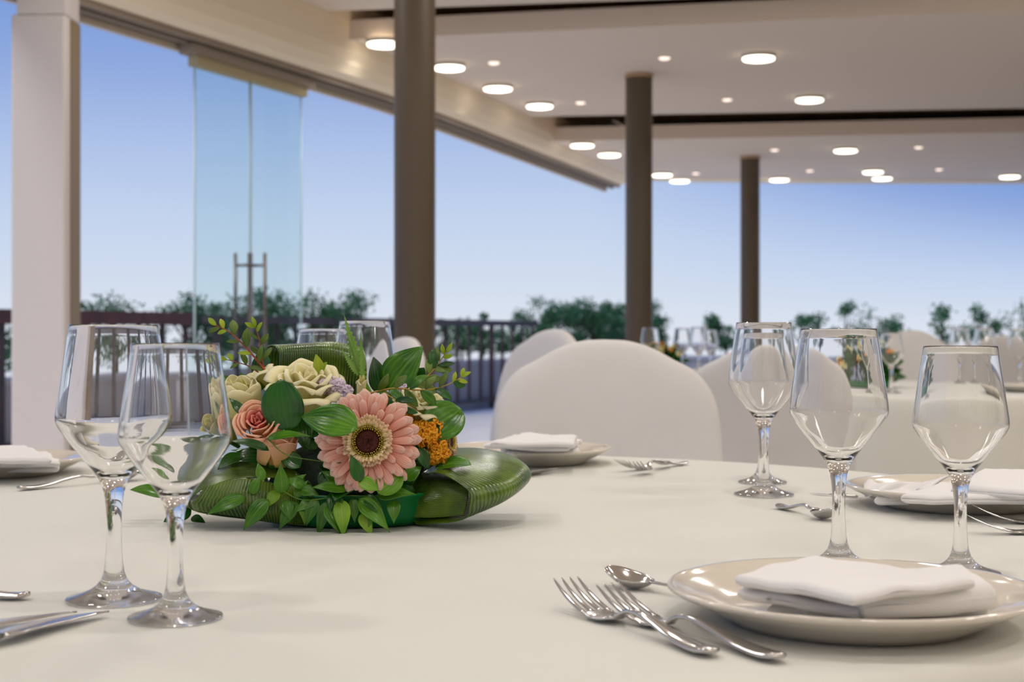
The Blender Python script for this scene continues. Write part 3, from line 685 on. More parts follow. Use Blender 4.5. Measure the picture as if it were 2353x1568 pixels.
# cutlery: x runs from the tip (0) to the end of the handle
def loft_sec(bm, secs, n=12, pw=2.4):
    rings = []
    for (x, y, z, wd, th) in secs:
        ring = []
        for k in range(n):
            a = 2*PI*k/n; c_, s_ = math.cos(a), math.sin(a)
            ring.append(bm.verts.new((x, y + wd/2*math.copysign(abs(c_)**(2/pw), c_), z + th/2*math.copysign(abs(s_)**(2/pw), s_))))
        rings.append(ring)
    for a, b in zip(rings[:-1], rings[1:]):
        for k in range(n): bm.faces.new((a[k], a[(k+1) % n], b[(k+1) % n], b[k]))
    bm.faces.new(rings[0]); bm.faces.new(rings[-1])
def zsec(keys, n):
    v = cr([Vector((k[0], k[1], k[2])) for k in keys], n); w_ = cr([Vector((k[3], 0, 0)) for k in keys], n)
    return [(a.x, 0, a.z if False else a.y, b.x, a.z) for a, b in zip(v, w_)]
HANDLE = [(.074, .0050, .0028, .0100), (.082, .0100, .0032, .0060), (.092, .0122, .0036, .0054), (.105, .0118, .0036, .0060), (.122, .0092, .0034, .0085), (.142, .0056, .0036, .0125), (.160, .0036, .0042, .0160), (.174, .0032, .0044, .0170), (.183, .0040, .0044, .0145), (.188, .0046, .0034, .0080)]
def fork_z(x):                       # height of the head centreline: raised tips, low belly
    t = x/0.074
    return 0.0016 + 0.0190*max(0, 1-t)**2.2 + 0.0036*max(0, (t-0.72)/0.28)**1.5
def fork_mesh():
    bm = bmesh.new()
    loft_sec(bm, [(x, 0, z, w_, th) for (x, _, z, w_, th) in zsec(HANDLE, 40)])
    hs = []
    for i in range(13):
        x = 0.045 + (0.0755-0.045)*i/12; t = (x-0.045)/0.0305
        wd = 0.0235*(1-0.25*t**2) if t < 0.55 else 0.0235*(1-0.0756)*max(0, 1-((t-0.55)/0.45))**0.8 + 0.0085*(((t-0.55)/0.45))**0.6
        hs.append((x, 0, fork_z(x), max(wd, 0.008), 0.0022+0.0008*t))
    loft_sec(bm, hs, 16, 3.2)
    for k in range(4):
        y = (k-1.5)*0.0066
        loft_sec(bm, [(x, y*(1-0.02*(1-x/0.05)), fork_z(x), 0.0010+0.0030*min(1, x/0.018)**0.7, 0.0008+0.0013*min(1, x/0.02)) for x in [0.0, 0.002, 0.006, 0.012, 0.02, 0.028, 0.036, 0.042, 0.048]], 10, 2.6)
    return bm
def spoon_mesh(L=0.188, bl=0.060, bw=0.0205):
    bm = bmesh.new(); sc = L/0.188
    keys = [(bl-.003, .0096, .0024, .0100)] + [(k[0]*sc if k[0] > .08 else k[0]*sc, k[1]*0.9, k[2], k[3]*0.92) for k in HANDLE[1:]]
    loft_sec(bm, [(x, 0, z, w_, th) for (x, _, z, w_, th) in zsec(keys, 40)])
    rows_t, rows_b = [], []
    N, Mv = 22, 16
    for i in range(N+1):
        t = i/N; x = bl*(0.5-0.5*math.cos(PI*t)); hw = bw*math.sin(PI*(0.5-0.5*math.cos(PI*t))**0.88)**0.62 if 0 < t < 1 else 0.0004
        hw = max(hw, 0.0005); q = x/bl; cz = 0.0012 + (0.0175*(1-q/.6)**2 if q < .6 else 0.0085*((q-.6)/.4)**2)*bl/.06
        rows_t.append([Vector((x, hw*(2*j/Mv-1), cz + 0.0105*((2*j/Mv-1)**2)*math.sin(PI*min(1, max(0, x/bl)))**0.8*bl/.06 + 0.0006)) for j in range(Mv+1)])
        rows_b.append([v - Vector((0, 0, 0.0014)) for v in rows_t[-1]])
    a = grid_mesh(bm, rows_t); b = grid_mesh(bm, rows_b)
    for i in range(N): bm.faces.new((a[i][0], a[i+1][0], b[i+1][0], b[i][0])); bm.faces.new((a[i][-1], a[i+1][-1], b[i+1][-1], b[i][-1]))
    return bm
def knife_mesh(L=0.225):
    bm = bmesh.new(); bl = L*0.43
    secs = []
    for i in range(22):
        t = i/21; x = bl*t; wd = 0.0006+0.0205*min(1, (t*2.0))**0.6 if t < 0.85 else 0.0211-0.007*((t-0.85)/0.15)
        secs.append((x, 0.0095-wd/2 if t < .85 else 0.0, 0.0030+0.003*t, wd, 0.0012+0.0012*t))
    loft_sec(bm, secs, 10, 1.6)
    loft_sec(bm, [(bl-.002, 0, .006, .0120, .0034), (bl+.006, 0, .006, .0100, .0075), (bl+.02, 0, .0062, .0150, .0100), (bl+.05, 0, .0062, .0180, .0108), (L-.01, 0, .0060, .0190, .0100), (L-.003, 0, .006, .0170, .0088), (L, 0, .006, .0110, .0050)], 16, 2.6)
    return bm
CUT = {}
def cutlery(kind, tip, end, label, z=0.0, roll=0.0, L=None, group=None):
    if kind not in CUT:
        bm = dict(fork=fork_mesh, spoon=spoon_mesh, teaspoon=lambda: spoon_mesh(0.135, 0.046, 0.0155), knife=knife_mesh)[kind]()
        bmesh.ops.recalc_face_normals(bm, faces=bm.faces)
        me = bpy.data.meshes.new(kind); bm.to_mesh(me); bm.free(); me.materials.append(M_STEEL); me.polygons.foreach_set('use_smooth', [True]*len(me.polygons)); CUT[kind] = me
    o = bpy.data.objects.new(kind, CUT[kind]); col.objects.link(o)
    tip = Vector((tip[0], tip[1])); end = Vector((end[0], end[1])); d = end-tip
    o.location = (tip.x, tip.y, TZ+0.0009+z); o.rotation_euler = (roll, 0, math.atan2(d.y, d.x))
    sl = L or (d.length/{'fork': .188, 'spoon': .188, 'teaspoon': .135, 'knife': .225}[kind]); o.scale = (sl, sl, sl)
    return tag(o, label, {'teaspoon': 'spoon'}.get(kind, kind), group)
def xy(px, py, dz=0.0):
    p = PP(px, py, dz); return (p.x, p.y)
cutlery('fork', xy(1300, 1336, .020), xy(1641, 1502, .004), 'front fork, left of the close pair on the cloth beside the front plate', group='forks on the nearest table')
cutlery('fork', xy(1396, 1348, .020), xy(1796, 1514, .004), 'front fork nearer the plate, right of the close pair', group='forks on the nearest table')
cutlery('spoon', xy(1397, 1318, .010), (xy(1397, 1318, .010)[0]+.110, xy(1397, 1318, .010)[1]-.112), 'spoon lying with its bowl between the front forks and the front plate', L=0.80, group='spoons on the nearest table')
cutlery('fork', xy(1422, 1056, .020), xy(1540, 1068, .004), 'left fork of the crossed pair behind the flowers, in front of the domed chair', group='forks on the nearest table', L=0.9)
cutlery('fork', xy(1458, 1066, .020), xy(1546, 1066, .004), 'right fork of the crossed pair, in front of the domed chair', z=0.004, group='forks on the nearest table', L=0.9)
cutlery('fork', xy(2222, 1188, .018), xy(2500, 1222, .004), 'lower fork of the pair seen right of the right-most glass stem', group='forks on the nearest table', L=0.92)
cutlery('fork', xy(2238, 1166, .018), xy(2520, 1198, .004), 'upper fork of the pair at the right picture edge, touching the plate', group='forks on the nearest table', L=0.92)
cutlery('teaspoon', xy(1918, 1190, .006), xy(1797, 1166, .003), 'small spoon left of the tall middle glass stem', group='spoons on the nearest table', L=1.0)
cutlery('knife', xy(1858, 1132, .003), (xy(1858, 1132, .003)[0]+.17, xy(1858, 1132, .003)[1]-.13), 'knife whose tip shows left of the tall middle glass stem, under the rear-right plate', group='knives on the nearest table', L=0.30)
cutlery('knife', xy(1276, 1074, .008), (xy(1276, 1074, .008)[0]-.10, xy(1276, 1074, .008)[1]-.19), 'knife tip emerging from behind the rolled green leaf, before the stacked napkin plate', roll=R(30), group='knives on the nearest table')
cutlery('knife', xy(222, 1408, .003), (xy(222, 1408, .003)[0]-.086, xy(222, 1408, .003)[1]-.245), 'bright knife crossing the lower left corner, right one of the two', group='knives on the nearest table')
cutlery('knife', xy(152, 1408, .003), (xy(152, 1408, .003)[0]-.120, xy(152, 1408, .003)[1]-.225), 'knife at the lower left corner, left one of the two', group='knives on the nearest table')
cutlery('teaspoon', (xy(66, 1372)[0]-.134, xy(66, 1372)[1]-.004), xy(66, 1372, .003), 'small spoon whose handle end enters from the left edge above the knives', group='spoons on the nearest table')
cutlery('spoon', xy(330, 1096, .004), xy(42, 1123, .004), 'thin spoon lying in front of the left-edge plate, behind the tall left glass', group='spoons on the nearest table')

# ------------------------------------------------------------------ flower centrepiece
LM = {'dark': leaf_mat('leaf_dark_green', (12, 62, 10), (36, 104, 16), 0.24, 7, (52, 112, 30), 0.18, 0.12),
      'mid': leaf_mat('leaf_mid_green', (40, 104, 8), (88, 150, 20), 0.26, 7, (124, 178, 50), 0.28, 0.12),
      'light': leaf_mat('leaf_light_green', (100, 160, 20), (154, 200, 44), 0.38, 7, (168, 196, 80), 0.35, 0.12),
      'lime': leaf_mat('leaf_lime_tip', (150, 186, 30), (196, 208, 60), 0.4, 6, (210, 216, 90), 0.4, 0.1),
      'olive': leaf_mat('leaf_olive', (78, 112, 30), (124, 152, 48), 0.42, 6, (130, 150, 74), 0.3, 0.12),
      'band': leaf_mat('leaf_ribbed_blade', (24, 66, 6), (96, 132, 20), 0.20, 36, (150, 168, 52), 0.12, 0.4, mid=False, coat=.35),  # brighter tone and pale vein colour stand in for the blade's highlights
      'serr': leaf_mat('leaf_grey_green', (112, 166, 50), (160, 204, 96), 0.5, 5, (160, 192, 120), 0.3, 0.2)}
M_STEMR = mat('red_brown_twig', (150, 66, 34), 0.5); M_STEMG = mat('green_twig', (96, 132, 40), 0.5); M_STEMO = mat('ochre_twig', (168, 138, 52), 0.5)
M_CREAM = petal_mat('cream_petal', [(0, (216, 216, 120)), (0.35, (245, 240, 178)), (0.8, (254, 248, 208)), (1, (255, 250, 220))])
M_CREAMG = petal_mat('greenish_cream_petal', [(0, (170, 180, 60)), (0.5, (216, 212, 118)), (1, (238, 228, 160))])
M_PEACH = petal_mat('peach_petal', [(0, (240, 200, 120)), (0.5, (254, 208, 164)), (0.85, (255, 206, 178)), (1, (255, 218, 188))])
M_PEACHI = petal_mat('pink_heart_petal', [(0, (232, 110, 110)), (0.6, (248, 146, 136)), (1, (254, 192, 170))])
M_GERB = petal_mat('salmon_ray_petal', [(0, (244, 140, 120)), (0.45, (253, 176, 154)), (0.8, (255, 198, 180)), (1, (255, 228, 214))], streak=0.3)
M_RUFF = petal_mat('cream_ruff_petal', [(0, (220, 208, 120)), (0.6, (246, 232, 180)), (1, (252, 216, 186))])
M_STAM = mat('golden_stamens', (226, 196, 60), 0.6, color2=(150, 130, 30), nscale=400)
M_DISC = mat('dark_flower_heart', (58, 16, 12), 0.7, color2=(96, 34, 16), nscale=500, bump=0.6, bscale=900)
M_LILAC = petal_mat('lilac_statice', [(0, (200, 180, 170)), (0.3, (232, 214, 240)), (1, (248, 236, 250))])
M_ORANGE = petal_mat('orange_statice', [(0, (222, 130, 10)), (0.5, (250, 168, 14)), (1, (255, 198, 50))])
M_TRAY = mat('green_plastic', (8, 120, 58), 0.35)
M_FOAM = mat('dark_foam_blocker', (14, 34, 16), 0.9, bump=0.6, bscale=200)
BC = P(800, 1198, TZ); BC.z = TZ
arr = thing('flower_arrangement', (BC.x, BC.y, TZ+0.001), 'low centrepiece with a pink gerbera, cream and peach roses and rolled green leaves', 'flower arrangement')
AO = Vector((BC.x, BC.y, TZ+0.001))
def A(px, py, dy=0.0):               # arrangement-local point: seen pixel, dy metres behind (+) or before (-) the middle
    return Q(px, py, BC.y+dy) - AO
CAMP = Vector((0, 0, CZ)) - AO

def leaf_bm(bm, base, tip, width, n=None, shape='ovate', fold=0.18, droop=0.12, nu=12, nv=8, twist=0.0, wavy=0.0, serr=0):
    base = Vector(base); tip = Vector(tip); d = tip-base; L = d.length; d.normalize()
    if n is None: n = (CAMP-(base+tip)*0.5).normalized() + Vector((0, 0, 0.5))
    n = Vector(n); n = (n - d*n.dot(d)).normalized(); s = d.cross(n).normalized()
    prof = {'ovate': lambda t: (math.sin(PI*t**0.72))**0.85*(1-0.12*t), 'round': lambda t: max(0, 1-(2*t-1)**2)**0.5*(0.92+0.12*math.sin(PI*t)) if t < 0.93 else max(0, (1-t))/0.07*0.51,
            'lance': lambda t: (math.sin(PI*t**0.6))**1.15, 'ellip': lambda t: math.sin(PI*t)**0.75}[shape]
    rows = []
    for i in range(nu+1):
        t = i/nu; wv = width*0.5*max(prof(t), 0.012)
        c = base + d*L*t + n*(droop*L*math.sin(PI*t))
        if serr: wv *= 1.0 - 0.55*((i % 2))
        row = []
        for j in range(nv+1):
            u = 2*j/nv-1; tw = twist*(t-0.5)
            sv = s*math.cos(tw)+n*math.sin(tw); nvv = n*math.cos(tw)-s*math.sin(tw)
            row.append(c + sv*(u*wv) + nvv*(fold*abs(u)**1.5*wv + wavy*width*math.sin(7*t+u*2)))
        rows.append(row)
    grid_mesh(bm, rows)
def leaf(base, tip, width, kind='mid', shape='ovate', parent=arr, name='leaf', th=0.0005, **kw):
    bm = bmesh.new(); leaf_bm(bm, base, tip, width, shape=shape, **kw)
    o = from_bm(name, bm, LM[kind], parent, recalc=False); solid(o, th); return o
S_ = F/BC.y                          # px per metre at the arrangement
def lw(px): return px/S_

# container, and an unseen dark foam dome added to block light inside
bm = bmesh.new(); add_lathe(bm, [(0, 0.001), (0.090, 0.0), (0.094, 0.004), (0.102, 0.012), (0.104, 0.030), (0.108, 0.032), (0.108, 0.035), (0.101, 0.035), (0.097, 0.012), (0, 0.008)], 64)
bmesh.ops.scale(bm, vec=(0.92, 0.72, 1.0), verts=bm.verts); bmesh.ops.translate(bm, vec=(.008, .0, 0), verts=bm.verts); from_bm('plastic_tray', bm, M_TRAY, arr)
bm = bmesh.new(); add_lathe(bm, [(0, 0.010), (0.085, 0.010), (0.088, 0.04), (0.075, 0.07), (0.04, 0.085), (0, 0.088)], 40); bmesh.ops.scale(bm, vec=(1.0, 0.7, 1.0), verts=bm.verts); from_bm('foam_light_block', bm, M_FOAM, arr)

# big ribbed leaf blades rolled back on themselves
def blade(rows, label=None, nu=30, nv=24, kind='band'):
    bm = bmesh.new(); g = loft(rows, nu, nv); grid_mesh(bm, g)
    o = from_bm('rolled_leaf_blade', bm, LM[kind], arr, recalc=False); solid(o, 0.0007)
    if label: o['label'] = label
    return o
# right roll: rows follow the blade from the middle out over the ridge and back underneath; each row runs far edge -> near edge
blade([[A(955, 1050, .03), A(975, 1062, -.005), A(985, 1075, -.03), A(975, 1090, -.055)],
       [A(1020, 1034, .045), A(1035, 1048, .0), A(1035, 1066, -.04), A(1010, 1088, -.075)],
       [A(1090, 1030, .05), A(1100, 1050, .0), A(1098, 1080, -.045), A(1050, 1108, -.085)],
       [A(1160, 1042, .05), A(1165, 1062, .0), A(1150, 1096, -.05), A(1080, 1135, -.092)],
       [A(1203, 1064, .045), A(1212, 1082, .005), A(1180, 1118, -.05), A(1078, 1165, -.095)],
       [A(1218, 1088, .035), A(1214, 1108, .0), A(1168, 1146, -.05), A(1070, 1190, -.09)],
       [A(1190, 1115, .03), A(1175, 1135, .0), A(1120, 1168, -.045), A(1040, 1200, -.078)],
       [A(1110, 1120, .025), A(1085, 1142, .0), A(1050, 1172, -.035), A(1000, 1203, -.062)],
       [A(1020, 1118, .02), A(1005, 1140, -.01), A(985, 1170, -.03), A(960, 1206, -.048)],
       [A(950, 1120, .01), A(945, 1145, -.01), A(945, 1165, -.025), A(940, 1185, -.04)]], 'wide ribbed leaf rolled into a tube on the right')
# left roll
blade([[A(690, 1060, .0), A(690, 1070, -.03), A(695, 1090, -.045), A(700, 1100, -.05)],
       [A(610, 1052, .02), A(610, 1062, -.02), A(615, 1085, -.055), A(622, 1098, -.065)],
       [A(530, 1050, .03), A(530, 1062, -.02), A(530, 1085, -.06), A(545, 1100, -.075)],
       [A(465, 1062, .03), A(462, 1080, -.02), A(458, 1105, -.06), A(470, 1122, -.08)],
       [A(425, 1095, .02), A(420, 1115, -.02), A(420, 1138, -.055), A(436, 1152, -.078)],
       [A(416, 1122, .01), A(415, 1142, -.02), A(422, 1160, -.05), A(442, 1172, -.070)],
       [A(450, 1130, .0), A(452, 1152, -.03), A(462, 1172, -.05), A(490, 1184, -.066)],
       [A(530, 1128, -.01), A(535, 1152, -.04), A(548, 1178, -.055), A(570, 1194, -.064)],
       [A(620, 1128, -.02), A(625, 1155, -.045), A(634, 1184, -.058), A(645, 1204, -.062)],
       [A(705, 1130, -.03), A(710, 1155, -.05), A(715, 1185, -.055), A(716, 1210, -.056)]], 'wide ribbed leaf folded under on the left')
blade([[A(700, 1098, -.05), A(640, 1112, -.062), A(560, 1100, -.075), A(470, 1118, -.082)],
       [A(704, 1130, -.056), A(640, 1140, -.070), A(550, 1136, -.082), A(455, 1142, -.088)],
       [A(708, 1170, -.060), A(640, 1176, -.074), A(550, 1166, -.084), A(440, 1158, -.088)],
       [A(712, 1205, -.056), A(642, 1204, -.066), A(560, 1190, -.074), A(446, 1174, -.076)]], None)
# back roll standing behind the roses
blade([[A(640, 900, .035), A(700, 900, .04), A(760, 900, .045), A(840, 925, .04)],
       [A(640, 850, .03), A(700, 850, .03), A(765, 850, .035), A(842, 880, .03)],
       [A(640, 810, .028), A(700, 808, .028), A(765, 808, .03), A(842, 836, .03)],
       [A(628, 794, .045), A(700, 790, .045), A(765, 786, .05), A(835, 800, .05)],
       [A(606, 802, .07), A(690, 800, .08), A(765, 800, .08), A(830, 812, .08)],
       [A(600, 850, .08), A(690, 850, .09), A(765, 850, .09), A(830, 860, .09)]], 'wide ribbed leaf arched behind the cream rose')
leaf(A(612, 880, .05), A(605, 795, .05), lw(58), 'dark', n=(-.3, -1, .1), fold=.3)

blade([[A(930, 1095, -.02), A(935, 1120, -.035), A(945, 1150, -.045), A(950, 1190, -.05)],
       [A(985, 1085, -.02), A(1000, 1105, -.045), A(1008, 1140, -.055), A(1000, 1190, -.055)],
       [A(1050, 1085, -.02), A(1070, 1105, -.05), A(1076, 1140, -.065), A(1066, 1185, -.07)]], 'inner curl of the rolled leaf')
# single leaves: base px, base depth, tip px, tip depth, width px, colour, shape
LV = [((662, 990, -.066), (645, 872, -.075), 92, 'dark', 'round', (-.15, -1, .5)), ((822, 986, -.125), (692, 958, -.10), 84, 'mid', 'ovate', (-.2, -1, .7)),
      ((975, 1000, -.05), (1060, 940, -.03), 92, 'mid', 'round', (.2, -1, .5)), ((892, 895, .0), (972, 796, .0), 92, 'mid', 'ovate', (-.2, -1, .3)),
      ((875, 905, .01), (858, 820, .01), 52, 'dark', 'ovate', (.3, -1, .2)), ((882, 900, .02), (895, 832, .02), 48, 'light', 'ovate', (-.3, -1, .2)),
      ((1000, 1075, -.05), (1083, 1068, -.055), 52, 'mid', 'round', (.0, -.45, 1)), ((962, 1030, -.06), (984, 1080, -.06), 32, 'dark', 'ovate', None),
      ((930, 1104, -.07), (968, 1073, -.06), 34, 'mid', 'ovate', None), ((868, 1134, -.098), (922, 1084, -.088), 54, 'light', 'round', (.2, -1, .4)),
      ((828, 1108, -.120), (806, 1046, -.120), 32, 'dark', 'ovate', None), ((824, 1104, -.118), (870, 1128, -.118), 34, 'light', 'ovate', None),
      ((612, 1010, -.096), (716, 1004, -.085), 34, 'mid', 'ovate', (0, -.5, 1)), ((618, 1036, -.096), (530, 1014, -.085), 28, 'dark', 'ovate', (0, -.7, 1)),
      ((562, 955, -.05), (526, 915, -.04), 20, 'dark', 'lance', None), ((566, 1143, -.085), (474, 1184, -.09), 30, 'mid', 'lance', None),
      ((617, 1148, -.085), (559, 1219, -.085), 36, 'mid', 'lance', None), ((648, 1136, -.08), (645, 1064, -.08), 30, 'mid', 'lance', None),
      ((603, 1107, -.078), (592, 1062, -.07), 20, 'mid', 'lance', None), ((576, 1136, -.082), (601, 1092, -.08), 22, 'mid', 'lance', None),
      ((682, 1152, -.08), (641, 1219, -.085), 30, 'mid', 'lance', None), ((678, 1144, -.08), (708, 1104, -.07), 20, 'mid', 'lance', None),
      ((672, 1116, -.07), (704, 1090, -.065), 18, 'mid', 'lance', None), ((728, 1147, -.08), (678, 1178, -.09), 26, 'mid', 'lance', None),
      ((798, 1128, -.09), (716, 1121, -.09), 30, 'mid', 'lance', (0, -.8, .8)), ((825, 1146, -.09), (896, 1224, -.095), 36, 'mid', 'lance', None),
      ((866, 1140, -.09), (960, 1138, -.085), 32, 'mid', 'lance', (0, -.8, .8)), ((757, 1152, -.09), (796, 1246, -.10), 42, 'mid', 'lance', None),
      ((784, 1148, -.092), (789, 1240, -.104), 32, 'light', 'lance', None), ((753, 1152, -.088), (729, 1237, -.09), 24, 'mid', 'lance', None),
      ((830, 1180, -.09), (856, 1239, -.096), 24, 'light', 'lance', None), ((728, 1146, -.085), (703, 1210, -.09), 26, 'mid', 'lance', None),
      ((800, 1122, -.085), (738, 1083, -.07), 32, 'mid', 'lance', None), ((735, 1118, -.07), (772, 1078, -.06), 40, 'dark', 'ovate', None),
      ((700, 1150, -.082), (700, 1208, -.088), 22, 'light', 'lance', None), ((812, 1145, -.085), (815, 1204, -.09), 22, 'mid', 'lance', None),
      ((375, 1142, -.02), (299, 1126, -.03), 52, 'mid', 'ovate', (0, -.5, 1)), ((400, 1110, .0), (314, 1086, -.01), 44, 'dark', 'ovate', (0, -.5, 1)),
      ((440, 1172, -.02), (376, 1200, -.03), 46, 'dark', 'ovate', (0, -1, .6)), ((470, 1070, .0), (415, 1050, .01), 50, 'dark', 'ovate', (0, -.6, 1)),
      ((440, 1190, -.03), (472, 1202, -.04), 22, 'dark', 'ovate', None), ((1090, 1170, .0), (1126, 1160, .0), 16, 'lime', 'ovate', (0, -.6, 1)),
      ((545, 900, .01), (508, 862, .01), 34, 'mid', 'ovate', None), ((575, 905, .01), (553, 857, .01), 34, 'mid', 'ovate', None),
      ((600, 900, .01), (578, 868, .01), 40, 'dark', 'ovate', None), ((520, 1030, -.01), (462, 1046, -.01), 40, 'dark', 'ovate', None),
      ((735, 860, -.02), (726, 814, -.02), 26, 'lime', 'ovate', None), ((730, 858, -.015), (752, 832, -.02), 20, 'lime', 'ovate', None),
      ((840, 935, -.03), (836, 865, -.03), 30, 'light', 'lance', None), ((1000, 905, -.01), (948, 880, .0), 30, 'olive', 'ovate', None),
      ((960, 870, .01), (975, 845, .01), 34, 'dark', 'ovate', None), ((730, 1030, -.04), (690, 1010, -.04), 30, 'dark', 'ovate', None),
      ((905, 1150, -.085), (905, 1205, -.092), 26, 'mid', 'lance', None), ((770, 1128, -.088), (768, 1196, -.095), 30, 'dark', 'lance', None),
      ((840, 1138, -.088), (880, 1190, -.094), 26, 'dark', 'lance', None), ((655, 1150, -.08), (668, 1200, -.088), 26, 'mid', 'lance', None),
      ((640, 1128, -.078), (610, 1170, -.085), 24, 'light', 'lance', None), ((700, 1120, -.08), (655, 1100, -.08), 24, 'mid', 'lance', None),
      ((690, 1125, -.082), (735, 1140, -.085), 24, 'mid', 'lance', None), ((870, 1150, -.086), (845, 1215, -.096), 24, 'mid', 'lance', None),
      ((560, 1045, -.03), (500, 1080, -.05), 44, 'dark', 'ovate', (0, -.6, 1)), ((690, 1075, -.06), (640, 1040, -.05), 44, 'dark', 'ovate', None),
      ((700, 990, -.03), (760, 990, -.04), 50, 'dark', 'ovate', None), ((690, 960, -.03), (705, 1040, -.045), 50, 'dark', 'ovate', None)]
for b, t_, wd, kd, sh, n in LV:
    leaf(A(*b), A(*t_), lw(wd)*(1.18 if sh == 'lance' else 1.0), kd, sh, n=n, droop=0.10 if sh == 'lance' else 0.08, twist=0.5 if sh == 'lance' else 0.15)
# dark foliage packed between the blooms
fr = random.Random(11)
for k in range(34):
    a = fr.uniform(0, 2*PI); el = fr.uniform(0.05, 1.2); d = Vector((math.cos(a)*math.cos(el)*0.115, math.sin(a)*math.cos(el)*0.07, 0.035+0.085*math.sin(el)))
    e = d + Vector((d.x*0.35+fr.uniform(-.02, .02), d.y*0.3+fr.uniform(-.02, .02), fr.uniform(-.02, .02)))
    leaf(d*0.8, e, fr.uniform(.022, .036), 'dark', 'ovate', n=(d.x*3, d.y*3-.2, .6+fr.uniform(-.5, .5)), nu=8, nv=6)

# twigs with leaves
def twig(pts, rad, leaves, mstem, name='twig', tipk=None, label=None):
    pts = cr([A(*p) for p in pts], 20); bm = bmesh.new(); add_tube(bm, pts, [rad*(1-0.6*i/20) for i in range(21)], 6)
    o = from_bm(name, bm, mstem, arr)
    if label: o['label'] = label
    for (t, side, L, wd, kd) in leaves:
        i = min(int(t*20), 19); p = pts[i]; d = (pts[i+1]-pts[i]).normalized(); view = (CAMP-p).normalized(); s = d.cross(view).normalized()*side
        tip = p + (d*0.75 + s*0.75 + view*fr.uniform(-.3, .3)).normalized()*L
        leaf(p, tip, wd, kd, 'ellip', parent=o, n=view+Vector((fr.uniform(-.5, .5), 0, fr.uniform(-.3, .5))), nu=8, nv=6, fold=.15)
    return o
twig([(625, 878, .0), (596, 835, -.005), (566, 800, -.01), (530, 765, -.012), (490, 745, -.01)], .0014,
     [(.15, -1, .018, .006, 'olive'), (.28, 1, .020, .007, 'olive'), (.42, -1, .016, .005, 'lime'), (.5, 1, .022, .010, 'olive'), (.62, -1, .016, .004, 'olive'), (.72, 1, .018, .010, 'olive'), (.8, -1, .012, .005, 'lime'), (.88, 1, .012, .006, 'lime'), (.93, -1, .014, .005, 'olive'), (1, .3, .014, .006, 'lime')], M_STEMR, 'red_stemmed_twig', label='twig with red stem and small olive leaves')
twig([(612, 868, .005), (602, 825, .0), (597, 785, .0), (585, 748, .0)], .0011,
     [(.3, 1, .018, .006, 'olive'), (.42, -1, .016, .006, 'olive'), (.6, 1, .015, .007, 'olive'), (.72, -1, .020, .004, 'olive'), (.85, 1, .013, .005, 'lime'), (.95, -1, .013, .005, 'lime'), (1, 0, .013, .005, 'lime')], M_STEMR, 'red_stemmed_twig')
twig([(603, 862, .0), (572, 842, -.005), (545, 833, -.005), (518, 826, -.005)], .0009,
     [(.4, 1, .015, .007, 'olive'), (.6, -1, .012, .004, 'olive'), (.8, 1, .010, .006, 'lime'), (1, 0, .011, .005, 'lime')], M_STEMR, 'red_stemmed_twig')
twig([(845, 905, -.05), (905, 893, -.055), (965, 897, -.05), (1020, 888, -.045), (1070, 862, -.04)], .0012,
     [(.10, 1, .020, .008, 'olive'), (.12, -1, .022, .009, 'olive'), (.22, 1, .024, .010, 'mid'), (.26, -1, .020, .009, 'olive'), (.36, 1, .024, .010, 'olive'), (.4, -1, .024, .011, 'mid'), (.52, 1, .024, .011, 'mid'), (.55, -1, .020, .008, 'olive'), (.68, 1, .022, .009, 'dark'), (.72, -1, .020, .007, 'olive'), (.85, 1, .015, .009, 'dark'), (.86, -1, .012, .005, 'lime'), (.92, 1, .012, .005, 'lime'), (.97, -1, .011, .005, 'lime'), (1, 0, .012, .005, 'lime')], M_STEMO, 'leafy_twig', label='ochre twig with paired oval leaves')
twig([(960, 890, -.04), (985, 862, -.035), (1005, 840, -.03), (1028, 805, -.03)], .0011,
     [(.2, 1, .020, .009, 'olive'), (.35, -1, .018, .008, 'olive'), (.5, 1, .022, .010, 'olive'), (.55, -1, .022, .012, 'dark'), (.68, 1, .020, .006, 'dark'), (.75, -1, .018, .004, 'olive'), (.85, 1, .012, .005, 'lime'), (.92, -1, .012, .005, 'lime'), (1, 0, .013, .005, 'lime')], M_STEMO, 'leafy_twig')
twig([(885, 905, -.065), (908, 920, -.07), (920, 940, -.07)], .0009,
     [(.2, 1, .026, .010, 'dark'), (.5, -1, .024, .008, 'dark'), (.9, 1, .020, .008, 'dark'), (1, -1, .020, .007, 'dark')], M_STEMO, 'leafy_twig')
twig([(620, 1108, -.06), (650, 1128, -.08), (700, 1150, -.085), (790, 1140, -.09), (870, 1142, -.088)], .0008, [], M_STEMG, 'ruscus_stem')
twig([(1036-420, 1010, -.07), (660, 1046, -.075), (745, 1062, -.07)], .0008, [], M_STEMG, 'ruscus_stem')
# upright serrated leaves
for (b, t_, wd) in (((832, 868, .0), (790, 722, .005), 26), ((826, 865, -.003), (783, 800, .0), 16), ((836, 900, -.01), (828, 758, -.005), 15)):
    leaf(A(*b), A(*t_), lw(wd)*1.25, 'serr', 'lance', nu=26, nv=6, serr=1, name='serrated_leaf', fold=.2, droop=-.03)
bm = bmesh.new(); add_tube(bm, cr([A(842, 920, -.01), A(826, 860, -.005), A(800, 770, .0)], 10), .0014, 6); from_bm('leaf_stalk', bm, M_STEMG, arr)

